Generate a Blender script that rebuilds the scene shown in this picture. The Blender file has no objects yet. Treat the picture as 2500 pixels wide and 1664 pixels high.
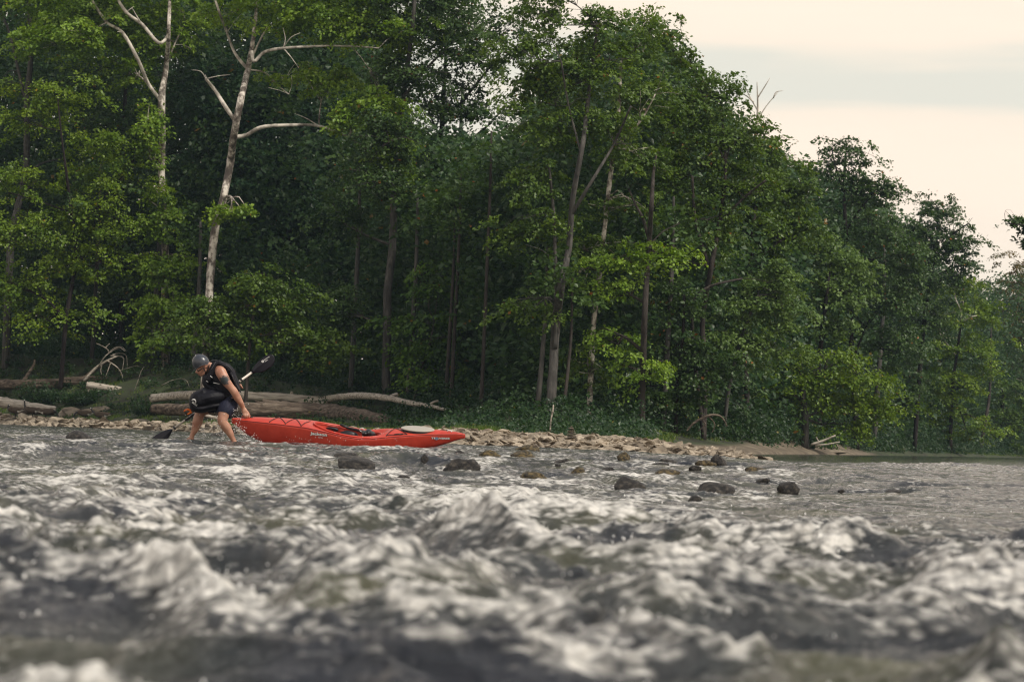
import bpy, bmesh, math, random
import numpy as np
from mathutils import Vector, Matrix, noise as mn
R = math.radians
random.seed(7)
rng = np.random.default_rng(11)
scene = bpy.context.scene
COL = scene.collection

# ------------------------------------------------------------------ camera, sky, sun, exposure
W, H = 2500.0, 1664.0
LENS = 85.0
F = W * LENS / 36.0
CZ = 0.22
PITCH = math.atan((1065.2 - H / 2) / F)
ROLL = math.atan(0.0332)
ROT = Matrix.Rotation(math.pi / 2 + PITCH, 4, 'X') @ Matrix.Rotation(ROLL, 4, 'Z')
cam = bpy.data.cameras.new('camera')
cam.lens = LENS
cam.sensor_width = 36
cam.clip_start = 0.05
cam.clip_end = 5000
cam.dof.use_dof = True
cam.dof.focus_distance = 42.0
cam.dof.aperture_fstop = 4.4
camo = bpy.data.objects.new('camera', cam)
camo.matrix_world = Matrix.Translation((0, 0, CZ)) @ ROT
COL.objects.link(camo)
scene.camera = camo

SUN_EL, SUN_AZ = R(52), R(125)       # azimuth clockwise from +Y: from the right, a little behind the viewer
world = bpy.data.worlds.new('World')
scene.world = world
world.use_nodes = True
wn, wl = world.node_tree.nodes, world.node_tree.links
wn.clear()
wout = wn.new('ShaderNodeOutputWorld')
bg = wn.new('ShaderNodeBackground')
bg.inputs['Strength'].default_value = 1.0
sky = wn.new('ShaderNodeTexSky')
sky.sky_type = 'NISHITA'
sky.sun_disc = False
sky.sun_elevation = SUN_EL
sky.sun_rotation = SUN_AZ
sc_ = wn.new('ShaderNodeVectorMath'); sc_.operation = 'SCALE'; sc_.inputs['Scale'].default_value = 0.11
wl.new(sky.outputs['Color'], sc_.inputs[0])
tc = wn.new('ShaderNodeTexCoord')
mp = wn.new('ShaderNodeMapping'); mp.inputs['Scale'].default_value = (1.1, 1.1, 9.0)
mp.inputs['Rotation'].default_value = (0, R(-2.0), 0)
wl.new(tc.outputs['Generated'], mp.inputs['Vector'])
ns = wn.new('ShaderNodeTexNoise'); ns.inputs['Scale'].default_value = 2.6; ns.inputs['Detail'].default_value = 5; ns.inputs['Roughness'].default_value = .45
wl.new(mp.outputs['Vector'], ns.inputs['Vector'])
sepc = wn.new('ShaderNodeSeparateXYZ'); wl.new(tc.outputs['Generated'], sepc.inputs[0])
nz = wn.new('ShaderNodeMath'); nz.operation = 'MULTIPLY_ADD'; nz.inputs[1].default_value = .15; wl.new(ns.outputs['Fac'], nz.inputs[0]); wl.new(sepc.outputs['Z'], nz.inputs[2])
rp = wn.new('ShaderNodeValToRGB'); CR = (1.12, .945, .785, 1); GR = (.84, .82, .72, 1); MD = (1.03, .91, .76, 1)
els = [(.0, CR), (.120, CR), (.135, MD), (.150, CR), (.178, CR), (.196, MD), (.208, GR), (.226, GR), (.240, MD), (.256, CR), (.300, CR), (.325, MD), (.36, CR), (.47, MD), (1.0, MD)]
while len(rp.color_ramp.elements) < len(els): rp.color_ramp.elements.new(.5)
for e, (p_, c_) in zip(rp.color_ramp.elements, els): e.position = p_; e.color = c_
wl.new(nz.outputs[0], rp.inputs['Fac'])
# cloud cover: full near the horizon, thinner (bluer) overhead
sep = wn.new('ShaderNodeSeparateXYZ'); wl.new(tc.outputs['Generated'], sep.inputs[0])
mr = wn.new('ShaderNodeMapRange'); mr.inputs['From Min'].default_value = .25; mr.inputs['From Max'].default_value = .8
mr.inputs['To Min'].default_value = 0.0; mr.inputs['To Max'].default_value = .8
wl.new(sep.outputs['Z'], mr.inputs['Value'])
mx = wn.new('ShaderNodeMix'); mx.data_type = 'RGBA'
wl.new(mr.outputs['Result'], mx.inputs['Factor'])
wl.new(rp.outputs['Color'], mx.inputs['A'])
wl.new(sc_.outputs['Vector'], mx.inputs['B'])
wl.new(mx.outputs['Result'], bg.inputs['Color'])
wl.new(bg.outputs['Background'], wout.inputs['Surface'])

sl = bpy.data.lights.new('sun', 'SUN')
sl.energy = 3.2
sl.angle = R(10)
sl.color = (1.0, .93, .82)
so = bpy.data.objects.new('sun', sl)
sdir = Vector((math.sin(SUN_AZ) * math.cos(SUN_EL), math.cos(SUN_AZ) * math.cos(SUN_EL), math.sin(SUN_EL)))
so.rotation_euler = sdir.to_track_quat('Z', 'Y').to_euler()
COL.objects.link(so)

scene.view_settings.view_transform = 'Standard'
scene.view_settings.look = 'None'
scene.view_settings.exposure = 0.0
scene.view_settings.gamma = 1.0
scene.render.engine = 'CYCLES'
scene.cycles.use_denoising = True
scene.cycles.filter_width = 1.15
scene.cycles.max_bounces = 6
scene.cycles.diffuse_bounces = 3
scene.cycles.glossy_bounces = 3
scene.cycles.transmission_bounces = 4
scene.cycles.transparent_max_bounces = 6
scene.cycles.caustics_reflective = False
scene.cycles.caustics_refractive = False
scene.cycles.sample_clamp_indirect = 4

HAZE = .00019
scene.cycles.volume_bounces = 1
# ------------------------------------------------------------------ helpers
R3 = np.array(ROT.to_3x3())
def at(px, py, D):
    """world point on the sight line through photo pixel (px, py) at distance Y = D"""
    d = R3 @ np.array([(px - W / 2) / F, (H / 2 - py) / F, -1.0])
    t = D / d[1]
    return Vector((d[0] * t, D, CZ + d[2] * t))
def atn(px, py, D):
    px, py, D = np.broadcast_arrays(np.asarray(px, float), np.asarray(py, float), np.asarray(D, float))
    v = np.stack([(px - W / 2) / F, (H / 2 - py) / F, -np.ones_like(px)], -1) @ R3.T
    t = D / v[..., 1]
    return np.stack([v[..., 0] * t, D, CZ + v[..., 2] * t], -1)
def yh(px): return 1065.2 + .0332 * (px - 1250)
def px_of(X, Y): return W / 2 + F * X / Y          # close enough near the horizon
def sstep(x, a, b):
    t = np.clip((x - a) / (b - a), 0, 1); return t * t * (3 - 2 * t)

def level(X, Y):
    """mean water level: a riffle drops towards the viewer and towards the right"""
    near = .28 * (1 - sstep(Y, 23, 33.0))
    right = .13 * sstep(X, 1.5, 8.0)
    return -np.maximum(near, right) * 1.0
def water_depth(px, py):
    """distance at which the sight line meets the mean water level"""
    lo, hi = 3.0, 400.0
    for D in np.geomspace(3, 400, 900):
        p = at(px, py, D)
        if p.z <= float(level(p.x, p.y)): return float(D)
    return 60.0

def hash2(ix, iy, seed):
    h = (ix.astype(np.int64) * 374761393 + iy.astype(np.int64) * 668265263 + seed * 974634777) & 0xffffffff
    h = ((h ^ (h >> 13)) * 1274126177) & 0xffffffff
    h = ((h ^ (h >> 16)) * 2246822519) & 0xffffffff
    return ((h ^ (h >> 15)) & 0xffff).astype(np.float32) / 65535.0
def perlin(x, y, seed=0):
    x0 = np.floor(x); y0 = np.floor(y)
    fx = (x - x0).astype(np.float32); fy = (y - y0).astype(np.float32)
    ux = fx * fx * fx * (fx * (fx * 6 - 15) + 10); uy = fy * fy * fy * (fy * (fy * 6 - 15) + 10)
    def g(dx, dy):
        a = hash2(x0 + dx, y0 + dy, seed) * (2 * np.pi)
        return np.cos(a) * (fx - dx) + np.sin(a) * (fy - dy)
    n0 = g(0, 0) * (1 - ux) + g(1, 0) * ux
    n1 = g(0, 1) * (1 - ux) + g(1, 1) * ux
    return (n0 * (1 - uy) + n1 * uy) * 1.5

def mesh_np(name, v, quads, smooth=False, attrs=None):
    me = bpy.data.meshes.new(name)
    v = np.ascontiguousarray(v, dtype=np.float32); quads = np.ascontiguousarray(quads, dtype=np.int32)
    k = quads.shape[1]
    me.vertices.add(len(v)); me.vertices.foreach_set('co', v.ravel())
    me.loops.add(quads.size); me.loops.foreach_set('vertex_index', quads.ravel())
    me.polygons.add(len(quads))
    me.polygons.foreach_set('loop_start', np.arange(0, quads.size, k, dtype=np.int32))
    me.polygons.foreach_set('use_smooth', np.full(len(quads), smooth))
    for an, arr in (attrs or {}).items():
        a = me.attributes.new(an, 'FLOAT', 'POINT'); a.data.foreach_set('value', np.ascontiguousarray(arr, dtype=np.float32))
    me.update(); me.validate()
    return me
def obj(name, me, mat, parent=None):
    o = bpy.data.objects.new(name, me); COL.objects.link(o)
    if mat is not None and not me.materials:
        for m in (mat if isinstance(mat, (list, tuple)) else [mat]): me.materials.append(m)
    if parent is not None:
        o.parent = parent
        o.matrix_parent_inverse = Matrix.Translation(parent.location).inverted() if parent.type == 'EMPTY' else Matrix.Identity(4)
    return o
def thing(name, label, cat, loc=(0, 0, 0), group=None):
    o = bpy.data.objects.new(name, None); COL.objects.link(o)
    o.location = loc; o.empty_display_size = .2
    o['label'] = label; o['category'] = cat
    if group: o['group'] = group
    return o
def tag(o, label=None, cat=None, group=None, kind=None):
    if label: o['label'] = label
    if cat: o['category'] = cat
    if group: o['group'] = group
    if kind: o['kind'] = kind
    return o

class Tubes:
    """collects tapered tubes into one mesh"""
    def __init__(s): s.v = []; s.f = []
    def add(s, pts, rad, sides=8, wob=.0, cap=True, seed=0, sub=1):
        pts = [Vector(p) for p in pts]
        if sub > 1 and len(pts) > 1:            # Catmull-Rom resampling
            P, Q = [], []
            for i in range(len(pts) - 1):
                p0, p1, p2, p3 = pts[max(i - 1, 0)], pts[i], pts[i + 1], pts[min(i + 2, len(pts) - 1)]
                for j in range(sub):
                    t = j / sub
                    P.append(.5 * ((2 * p1) + (p2 - p0) * t + (2 * p0 - 5 * p1 + 4 * p2 - p3) * t * t + (3 * p1 - p0 - 3 * p2 + p3) * t ** 3))
                    Q.append(rad[i] * (1 - t) + rad[i + 1] * t)
            P.append(pts[-1]); Q.append(rad[-1]); pts, rad = P, Q
        n = len(pts); base = len(s.v)
        up = None
        for i, p in enumerate(pts):
            d = (pts[min(i + 1, n - 1)] - pts[max(i - 1, 0)])
            if d.length < 1e-9: d = Vector((0, 0, 1))
            d.normalize()
            if up is None:
                up = d.cross(Vector((0, 1, 0)) if abs(d.y) < .8 else Vector((1, 0, 0))).normalized()
            else:
                up = (up - d * up.dot(d)).normalized()
            b = d.cross(up)
            for k in range(sides):
                a = 2 * math.pi * k / sides
                r = rad[i]
                if wob:
                    q = p + (up * math.cos(a) + b * math.sin(a)) * r
                    r *= 1 + wob * (mn.noise(q * (1.1 / max(rad[0], .02)) + Vector((seed, seed, 0))) + .6 * mn.noise(q * (3.0 / max(rad[0], .02))))
                s.v.append(p + (up * math.cos(a) + b * math.sin(a)) * r)
        for i in range(n - 1):
            for k in range(sides):
                a = base + i * sides + k; b2 = base + i * sides + (k + 1) % sides
                s.f.append((a, b2, b2 + sides, a + sides))
        if cap:
            s.f.append(tuple(base + k for k in range(sides))[::-1])
            s.f.append(tuple(base + (n - 1) * sides + k for k in range(sides)))
        return s
    def mesh(s, name, smooth=True):
        me = bpy.data.meshes.new(name); me.from_pydata([tuple(v) for v in s.v], [], s.f)
        if smooth: me.polygons.foreach_set('use_smooth', [True] * len(me.polygons))
        me.update(); return me

# ------------------------------------------------------------------ materials
def mat_new(name):
    m = bpy.data.materials.new(name); m.use_nodes = True
    nt = m.node_tree; nt.nodes.clear()
    out = nt.nodes.new('ShaderNodeOutputMaterial')
    return m, nt.nodes, nt.links, out
def N(nodes, t, **kw):
    n = nodes.new(t)
    for k, v in kw.items():
        if k in n.inputs: n.inputs[k].default_value = v
        else: setattr(n, k, v)
    return n
def ramp(nodes, stops):
    r = nodes.new('ShaderNodeValToRGB'); el = r.color_ramp.elements
    while len(el) < len(stops): el.new(.5)
    for e_, (p, c) in zip(el, stops):
        e_.position = p; e_.color = (*c, 1) if len(c) == 3 else c
    return r
def noisy(name, stops, scale=5, stretch=(1, 1, 1), rough=.7, detail=6, bump=.3, bdist=.02, spec=.4, contrast=.6, coords='Object', coat=0, bscale=None):
    m, n, l, out = mat_new(name)
    t = N(n, 'ShaderNodeTexCoord'); mp_ = N(n, 'ShaderNodeMapping', Scale=stretch)
    l.new(t.outputs[coords], mp_.inputs['Vector'])
    a = N(n, 'ShaderNodeTexNoise', Scale=scale, Detail=detail, Roughness=contrast)
    l.new(mp_.outputs['Vector'], a.inputs['Vector'])
    r = ramp(n, stops); l.new(a.outputs['Fac'], r.inputs['Fac'])
    p = N(n, 'ShaderNodeBsdfPrincipled', Roughness=rough)
    p.inputs['Specular IOR Level'].default_value = spec
    p.inputs['Coat Weight'].default_value = coat
    l.new(r.outputs['Color'], p.inputs['Base Color'])
    if bump:
        b = N(n, 'ShaderNodeTexNoise', Scale=bscale or scale * 3, Detail=5, Roughness=.65); l.new(mp_.outputs['Vector'], b.inputs['Vector'])
        bu = N(n, 'ShaderNodeBump', Strength=bump, Distance=bdist); l.new(b.outputs['Fac'], bu.inputs['Height'])
        l.new(bu.outputs['Normal'], p.inputs['Normal'])
    l.new(p.outputs['BSDF'], out.inputs['Surface'])
    return m
def leaf_mat(name, c1, c2, c3=None, trans=.35):
    m, n, l, out = mat_new(name)
    a = N(n, 'ShaderNodeAttribute', attribute_name='tint')
    st = [(0.0, c1), (.95, c2)]
    if c3: st += [(.975, c2), (.99, c3)]
    r = ramp(n, st); l.new(a.outputs['Fac'], r.inputs['Fac'])
    p = N(n, 'ShaderNodeBsdfPrincipled', Roughness=.42); p.inputs['Specular IOR Level'].default_value = .35
    t = N(n, 'ShaderNodeBsdfTranslucent')
    hs = N(n, 'ShaderNodeHueSaturation', Hue=.485, Saturation=1.15, Value=1.25)
    l.new(r.outputs['Color'], p.inputs['Base Color']); l.new(r.outputs['Color'], hs.inputs['Color']); l.new(hs.outputs['Color'], t.inputs['Color'])
    x = N(n, 'ShaderNodeMixShader', Fac=trans); l.new(p.outputs[0], x.inputs[1]); l.new(t.outputs[0], x.inputs[2])
    l.new(x.outputs[0], out.inputs['Surface'])
    return m
LEAF = {
    'dark':   leaf_mat('leaf_dark', (.026, .060, .021), (.088, .155, .032), (.30, .11, .02)),
    'blue':   leaf_mat('leaf_blue', (.024, .070, .038), (.075, .158, .058), (.28, .10, .02)),
    'mid':    leaf_mat('leaf_mid', (.046, .098, .017), (.140, .220, .030), (.28, .14, .02)),
    'bright': leaf_mat('leaf_bright', (.095, .190, .022), (.270, .400, .050), (.32, .22, .03)),
    'yellow': leaf_mat('leaf_yellow', (.070, .145, .014), (.220, .320, .026), (.36, .26, .02)),
    'silver': leaf_mat('leaf_silver', (.075, .140, .034), (.200, .300, .075), None),
    'autumn': leaf_mat('leaf_autumn', (.080, .095, .020), (.190, .120, .020), (.35, .16, .03)),
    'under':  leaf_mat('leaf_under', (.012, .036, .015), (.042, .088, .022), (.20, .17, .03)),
    'grass':  leaf_mat('grass_blades', (.060, .115, .020), (.150, .220, .040), (.28, .22, .09), .3),
    'lime':   leaf_mat('leaf_lime', (.048, .120, .020), (.145, .255, .036), (.28, .20, .03)),
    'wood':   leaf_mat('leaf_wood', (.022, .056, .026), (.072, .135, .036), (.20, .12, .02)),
}
BARK = {
    'grey':  noisy('bark_grey', [(.3, (.034, .032, .030)), (.55, (.085, .080, .072)), (.75, (.16, .148, .13))], 3, (3, 3, .35), .9, bump=.7, bdist=.04, spec=.2),
    'brown': noisy('bark_brown', [(.3, (.022, .019, .017)), (.6, (.060, .050, .043)), (.8, (.12, .10, .085))], 3, (3, 3, .3), .9, bump=.7, bdist=.04, spec=.2),
    'dark':  noisy('bark_dark', [(.3, (.015, .012, .012)), (.7, (.04, .032, .03))], 3, (3, 3, .4), .95, bump=.4, spec=.1),
    'syc':   noisy('bark_sycamore', [(.42, (.085, .07, .058)), (.50, (.24, .21, .175)), (.57, (.66, .61, .53))], 2.3, (1.2, 1.2, .7), .75, detail=8, bump=.3, spec=.2, contrast=.7),
    'white': noisy('bark_white', [(.32, (.15, .13, .11)), (.46, (.36, .33, .28)), (.58, (.62, .57, .49))], 2.2, (1, 1, 1), .75, bump=.2, spec=.2),
}
DRIFT = noisy('driftwood', [(.30, (.11, .095, .078)), (.46, (.34, .30, .245)), (.64, (.60, .54, .46))], 2.6, (.45, 4.5, 4.5), .85, bump=.8, bdist=.03, spec=.2, detail=9)
DRIFTD = noisy('driftwood_dark', [(.32, (.025, .019, .015)), (.5, (.11, .085, .065)), (.7, (.27, .22, .17))], 2.0, (.5, 5, 5), .9, bump=.9, bdist=.04, spec=.15, detail=9)
STONE = noisy('flagstone', [(.30, (.09, .075, .058)), (.5, (.26, .215, .16)), (.68, (.46, .395, .30))], 2.0, (1, 1, 3), .85, bump=.5, bdist=.02, spec=.25, bscale=9, detail=8, coords='Generated')
BOULDER = noisy('wet_boulder', [(.34, (.012, .011, .011)), (.52, (.040, .037, .034)), (.68, (.12, .105, .085))], 3.0, (1, 1, 1), .5, bump=1.0, bdist=.03, spec=.3, bscale=14)
MOSSY = noisy('mossy_boulder', [(.40, (.016, .014, .012)), (.5, (.060, .045, .020)), (.66, (.19, .14, .060))], 3.0, (1, 1, 1), .6, bump=.8, bdist=.02, spec=.35, bscale=14)

# ------------------------------------------------------------------ shoreline and terrain
def ip(px, pts): return np.interp(px, [p[0] for p in pts], [p[1] for p in pts])
SHORE = [(-1500, 140), (-900, 128), (0, 112), (400, 92), (700, 72), (1000, 55), (1130, 51), (1500, 49), (1600, 56), (1680, 70), (1800, 80), (2030, 116), (2200, 137), (2500, 198), (3000, 270), (4500, 380)]
TREEL = [(-1500, 150), (-900, 136), (0, 123), (400, 120), (700, 112), (940, 105), (1150, 92), (1345, 86), (1570, 88), (1850, 100), (2030, 123), (2200, 146), (2500, 206), (3000, 280), (4500, 390)]
BANKH = [(-900, 3.4), (0, 3.4), (400, 3.3), (700, 2.3), (940, 1.7), (1150, 1.2), (1345, .9), (1570, .75), (1850, .45), (2030, .5), (2500, .5), (4000, 1)]
SPIT_A, SPIT_B = at(1480, 1110, 52), at(1795, 1132, 46.5)
def inland(X, Y):
    px = px_of(X, Y)
    L = Y - ip(px, SHORE)
    ax, ay, bx, by = SPIT_A.x, SPIT_A.y, SPIT_B.x, SPIT_B.y
    t = np.clip(((X - ax) * (bx - ax) + (Y - ay) * (by - ay)) / ((bx - ax) ** 2 + (by - ay) ** 2), 0, 1)
    d = np.hypot(X - ax - t * (bx - ax), (Y - ay - t * (by - ay)) * .5)
    return np.maximum(L, (1.7 - 1.2 * t) - d)
def ground(X, Y, detail=True):
    X = np.asarray(X, float); Y = np.asarray(Y, float)
    px = px_of(X, Y)
    L = inland(X, Y)
    lev = level(X, Y)
    span = np.maximum(ip(px, TREEL) - ip(px, SHORE), 5)
    bh = ip(px, BANKH)
    strip = ip(px, [(0, .30), (1000, .33), (1300, .28), (1700, .2), (2500, .1)])     # low stony strip first
    t = np.clip(L / span, 0, 1.6)
    up = ip(px, [(0, .04), (1000, .04), (1300, .03), (1500, .035), (1750, .03)]) * np.clip(L, 0, 3) + np.minimum(L, .5).clip(0) * .14 + (bh - .1) * np.clip(t, 0, 1) ** ip(px, [(0, 3.0), (400, 3.2), (700, 4.2), (1100, 5.0), (1500, 3.0)]) + .03 * np.clip(L - span, 0, 60)
    z = np.where(L > 0, up, np.maximum(L * .12, -.55)) + lev
    if detail:
        sm = 1 - .85 * sstep(px, 1600, 1680) * (1 - sstep(px, 2080, 2200))
        z = z + sm * (.05 * perlin(X / 1.3, Y / 2.6, 3) * sstep(L, .3, 3) + .16 * perlin(X / 5, Y / 9, 4) * sstep(L, 3, 9))
    return z
def gz(X, Y): return float(ground(np.array([X]), np.array([Y]))[0])
def gpt(px, D, dz=0):
    X = (px - W / 2) / F * D
    return Vector((X, D, gz(X, D) + dz))

def fan(ts, Ds):
    T, D = np.meshgrid(ts, Ds)
    n, m = T.shape
    idx = np.arange(n * m).reshape(n, m)
    q = np.stack([idx[:-1, :-1], idx[:-1, 1:], idx[1:, 1:], idx[1:, :-1]], -1).reshape(-1, 4)
    return (T * D).ravel(), D.ravel(), q

gX, gY, gq = fan(np.concatenate([np.linspace(-1.7, -.32, 40), np.linspace(-.31, .31, 420), np.linspace(.32, 1.7, 40)]),
                 np.concatenate([np.linspace(.5, 38, 30), np.geomspace(38.5, 420, 520), np.geomspace(450, 1000, 8)]))
gZ = ground(gX, gY)
gL = inland(gX, gY)
sand = sstep(px_of(gX, gY), 1610, 1660) * (1 - sstep(px_of(gX, gY), 2060, 2150)) * (1 - sstep(gL, 10, 15))
m, n, l, out = mat_new('ground')
tcn = N(n, 'ShaderNodeTexCoord')
aL = N(n, 'ShaderNodeAttribute', attribute_name='inland'); aS = N(n, 'ShaderNodeAttribute', attribute_name='sand')
n1 = N(n, 'ShaderNodeTexNoise', Scale=6.0, Detail=8, Roughness=.7); l.new(tcn.outputs['Object'], n1.inputs['Vector'])
n2 = N(n, 'ShaderNodeTexNoise', Scale=.9, Detail=6, Roughness=.6); l.new(tcn.outputs['Object'], n2.inputs['Vector'])
rock = ramp(n, [(.3, (.05, .04, .03)), (.55, (.19, .15, .11)), (.75, (.33, .27, .20))]); l.new(n1.outputs['Fac'], rock.inputs['Fac'])
soil = ramp(n, [(.35, (.018, .016, .010)), (.5, (.030, .040, .014)), (.65, (.045, .065, .018))]); l.new(n2.outputs['Fac'], soil.inputs['Fac'])
snd = ramp(n, [(.35, (.075, .058, .038)), (.5, (.14, .11, .075)), (.65, (.20, .165, .115))]); l.new(n2.outputs['Fac'], snd.inputs['Fac'])
f1 = N(n, 'ShaderNodeMapRange'); f1.inputs['From Min'].default_value = 2.5; f1.inputs['From Max'].default_value = 5.5
ad = N(n, 'ShaderNodeMath', operation='MULTIPLY_ADD'); ad.inputs[1].default_value = 4; l.new(n2.outputs['Fac'], ad.inputs[0]); l.new(aL.outputs['Fac'], ad.inputs[2])
sb_ = N(n, 'ShaderNodeMath', operation='SUBTRACT'); sb_.inputs[1].default_value = 2; l.new(ad.outputs[0], sb_.inputs[0]); l.new(sb_.outputs[0], f1.inputs['Value'])
mx1 = N(n, 'ShaderNodeMix', data_type='RGBA'); l.new(f1.outputs[0], mx1.inputs['Factor']); l.new(rock.outputs[0], mx1.inputs['A']); l.new(soil.outputs[0], mx1.inputs['B'])
mx2 = N(n, 'ShaderNodeMix', data_type='RGBA'); l.new(aS.outputs['Fac'], mx2.inputs['Factor']); l.new(mx1.outputs['Result'], mx2.inputs['A']); l.new(snd.outputs[0], mx2.inputs['B'])
pb = N(n, 'ShaderNodeBsdfPrincipled', Roughness=.9); l.new(mx2.outputs['Result'], pb.inputs['Base Color'])
bu = N(n, 'ShaderNodeBump', Strength=.6, Distance=.06); l.new(n1.outputs['Fac'], bu.inputs['Height']); l.new(bu.outputs[0], pb.inputs['Normal'])
l.new(pb.outputs[0], out.inputs['Surface'])
g = obj('ground', mesh_np('ground', np.stack([gX, gY, gZ], 1), gq, True, {'inland': gL + 8 * sstep(px_of(gX, gY), 2080, 2200), 'sand': sand}), m)
tag(g, 'earth bank with stony edge and sandy beach beyond the river', None, None, 'structure')

# ------------------------------------------------------------------ water
BLD = [ # px centre, py base, w px, h px, mossy, label
    (1128, 1150, 80, 34, 0, 'large dark round boulder in the river just right of the kayak'), (1158, 1147, 26, 17, 0, 'small dark boulder touching the right side of the large round one'),
    (1198, 1117, 60, 20, 1, 'mossy brown-topped boulder behind the large dark round one'), (1285, 1103, 54, 17, 1, 'flat pale boulder at the stone edge, behind a mossy one'),
    (1280, 1118, 60, 19, 1, 'mossy brown boulder with black wet side below the stone spit'), (1303, 1172, 56, 25, 1, 'ochre-topped boulder alone midstream, nearer than the mossy pair'),
    (1372, 1131, 34, 13, 0, 'low black rock wet by the current under the cairn'), (1362, 1140, 16, 8, 0, 'tiny black rock tip beside the low black rock'), (1411, 1159, 38, 19, 1, 'greenish slanted rock sloping right in the riffle'),
    (1534, 1198, 74, 35, 0, 'dark slanted boulder with water pouring over its left side'), (1627, 1159, 60, 16, 1, 'long low ochre boulder in front of the spit'),
    (1696, 1149, 27, 16, 0, 'small black pointed rock right of the ochre boulder'), (1708, 1160, 36, 10, 0, 'flat black rock just below the small pointed one'), (1752, 1209, 80, 31, 0, 'large smooth black boulder, biggest at the right of the riffle'),
    (1697, 1234, 36, 28, 0, 'black upright rock nearest the viewer'), (1926, 1198, 48, 25, 0, 'dark boulder farthest right with a notched top'), (1846, 1152, 52, 14, 1, 'row of low brown rock off the tip of the spit'),
    (1758, 1138, 38, 28, 0, 'grey rounded boulder on the tip of the spit'), (1722, 1138, 44, 17, 1, 'brown angular rock left of the grey rounded one'), (1632, 1131, 42, 15, 0, 'grey low rock against the middle of the spit'),
    (1524, 1121, 30, 16, 1, 'small brown rock at the waterline right of the cairn'), (1120, 1111, 28, 11, 0, 'small dark rock behind the kayak stern end'), (868, 1142, 100, 24, 0, 'wide flat grey boulder awash in front of the kayak'),
    (842, 1120, 56, 20, 0, 'rounded grey boulder between the kayak and the flat one'), (194, 1075, 52, 25, 0, 'dark humped boulder in the water at left, below the geese'), (1036, 1124, 18, 16, 0, 'small dark fin-like rock under the kayak right half'),
    (985, 1168, 34, 10, 0, 'low dark rock awash midstream below the kayak'), (1860, 1177, 30, 12, 0, 'dark low rock left of the notched boulder'), (2055, 1200, 14, 7, 0, 'tiny black rock alone in the right channel'), (2180, 1203, 46, 8, 0, 'flat grey rock barely awash in the right channel'),
    (1075, 1232, 60, 22, 0, 'smooth grey boulder under foaming water, low centre'), (1482, 1150, 30, 10, 0, 'low dark rock right of the greenish slanted rock'), (1375, 1182, 30, 9, 0, 'small rock awash right of the ochre-topped boulder'),
    (1610, 1140, 40, 12, 0, 'dark wet rock left of the long ochre boulder'), (530, 1068, 34, 14, 0, 'dark rock right behind the paddler\'s feet'),
]
BPOS = [(water_depth(q_[0], q_[1]), q_) for q_ in BLD]
HUMPS = [  # px, py of the crest, D, half width m, half depth m, height above the level, foam
    (230, 1330, 6.8, .36, .34, .13, .55), (420, 1420, 6.3, .20, .30, .06, .5), (60, 1440, 6.2, .30, .3, .06, .5), (2470, 1320, 6.9, .20, .30, .16, .6),
    (1190, 1300, 9.5, .24, .4, .13, .3), (1530, 1330, 10.5, .2, .4, .10, .8), (1640, 1480, 6.2, .26, .3, .12, .3),
    (1290, 1215, 17, .5, .8, .10, 1), (820, 1180, 20, .8, .8, .12, 1), (290, 1150, 18, .4, .6, .12, .5), (560, 1120, 24, .9, .9, .09, .9),
    (1000, 1245, 14, .3, .5, .08, .7), (2350, 1150, 44, 1.6, 2.2, .13, .2), (2200, 1165, 40, .9, 1.5, .10, .2), (1780, 1275, 12, .4, .4, .07, .6),
    (960, 1420, 7.2, .4, .3, .08, .2), (1380, 1265, 13, .4, .4, .08, .9), (2030, 1300, 11, .5, .5, .08, .3),
]
ts = np.concatenate([-np.geomspace(2.5, .262, 70), np.linspace(-.26, .26, 1060), np.geomspace(.262, 2.5, 70)])
Ds = np.concatenate([np.linspace(.6, 2.2, 30, endpoint=False), np.geomspace(2.2, 62, 1750, endpoint=False), np.geomspace(62, 420, 220)])
wX, wY, wq = fan(ts, Ds)
px = px_of(wX, wY)
wL = inland(wX, wY)
cell = wY * .0019                                   # vertex spacing: finer waves only where the mesh can carry them
calm = sstep(wY, 38, 52) * sstep(px, 1500, 1750)    # the pool behind the spit
ripple_r = sstep(px, 1900, 2300)
near = 1 - sstep(wY, 11, 20)
far = sstep(wY, 16, 26)
A = .050 + .030 * far
A = A * (1 - .25 * sstep(wY, 30, 45)) * (1 - .80 * calm * (1 - .75 * ripple_r)) * (.60 + .40 * (1 - sstep(px, 1650, 2100) * sstep(wY, 12, 20)))
A = A * (.55 + .9 * (perlin(wX / 2.3 + 9, wY / 4.0, 71) * .5 + .5))
A = A * sstep(-wL, -1.0, 2.5) * .9 + A * .1
rk = np.zeros_like(wX); rf = np.zeros_like(wX)
for D_, (bx_, by_, bw_, bh_, bm_, bl_) in BPOS:
    X0 = (bx_ - W / 2) / F * D_; wm = bw_ * D_ / F * .5; Y0 = D_ + wm * .5
    sel = (np.abs(wY - Y0) < 6 * wm + .6) & (np.abs(wX - X0) < 8 * wm + .3)
    dx, dy = wX[sel] - X0, wY[sel] - Y0
    rk[sel] = np.maximum(rk[sel], np.exp(-(dx / (wm * 1.7)) ** 2 - (dy / (wm * 2.6)) ** 2))
    ring = np.exp(-((np.hypot(dx, dy / 1.2) - wm * 1.15) / (wm * .35)) ** 2)
    wake = np.exp(-((dx - wm * 2.2) / (wm * 1.8)) ** 2 - (dy / (wm * .9)) ** 2)
    rf[sel] = np.maximum(rf[sel], .75 * ring + .45 * wake)
A = A * (1 - .75 * rk)
warpx = perlin(wX / 1.1, wY / 1.1, 31) * .35 + perlin(wX / .35, wY / .35, 33) * .09
warpy = perlin(wX / 1.1, wY / 1.1, 32) * .35 + perlin(wX / .35, wY / .35, 34) * .09
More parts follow.
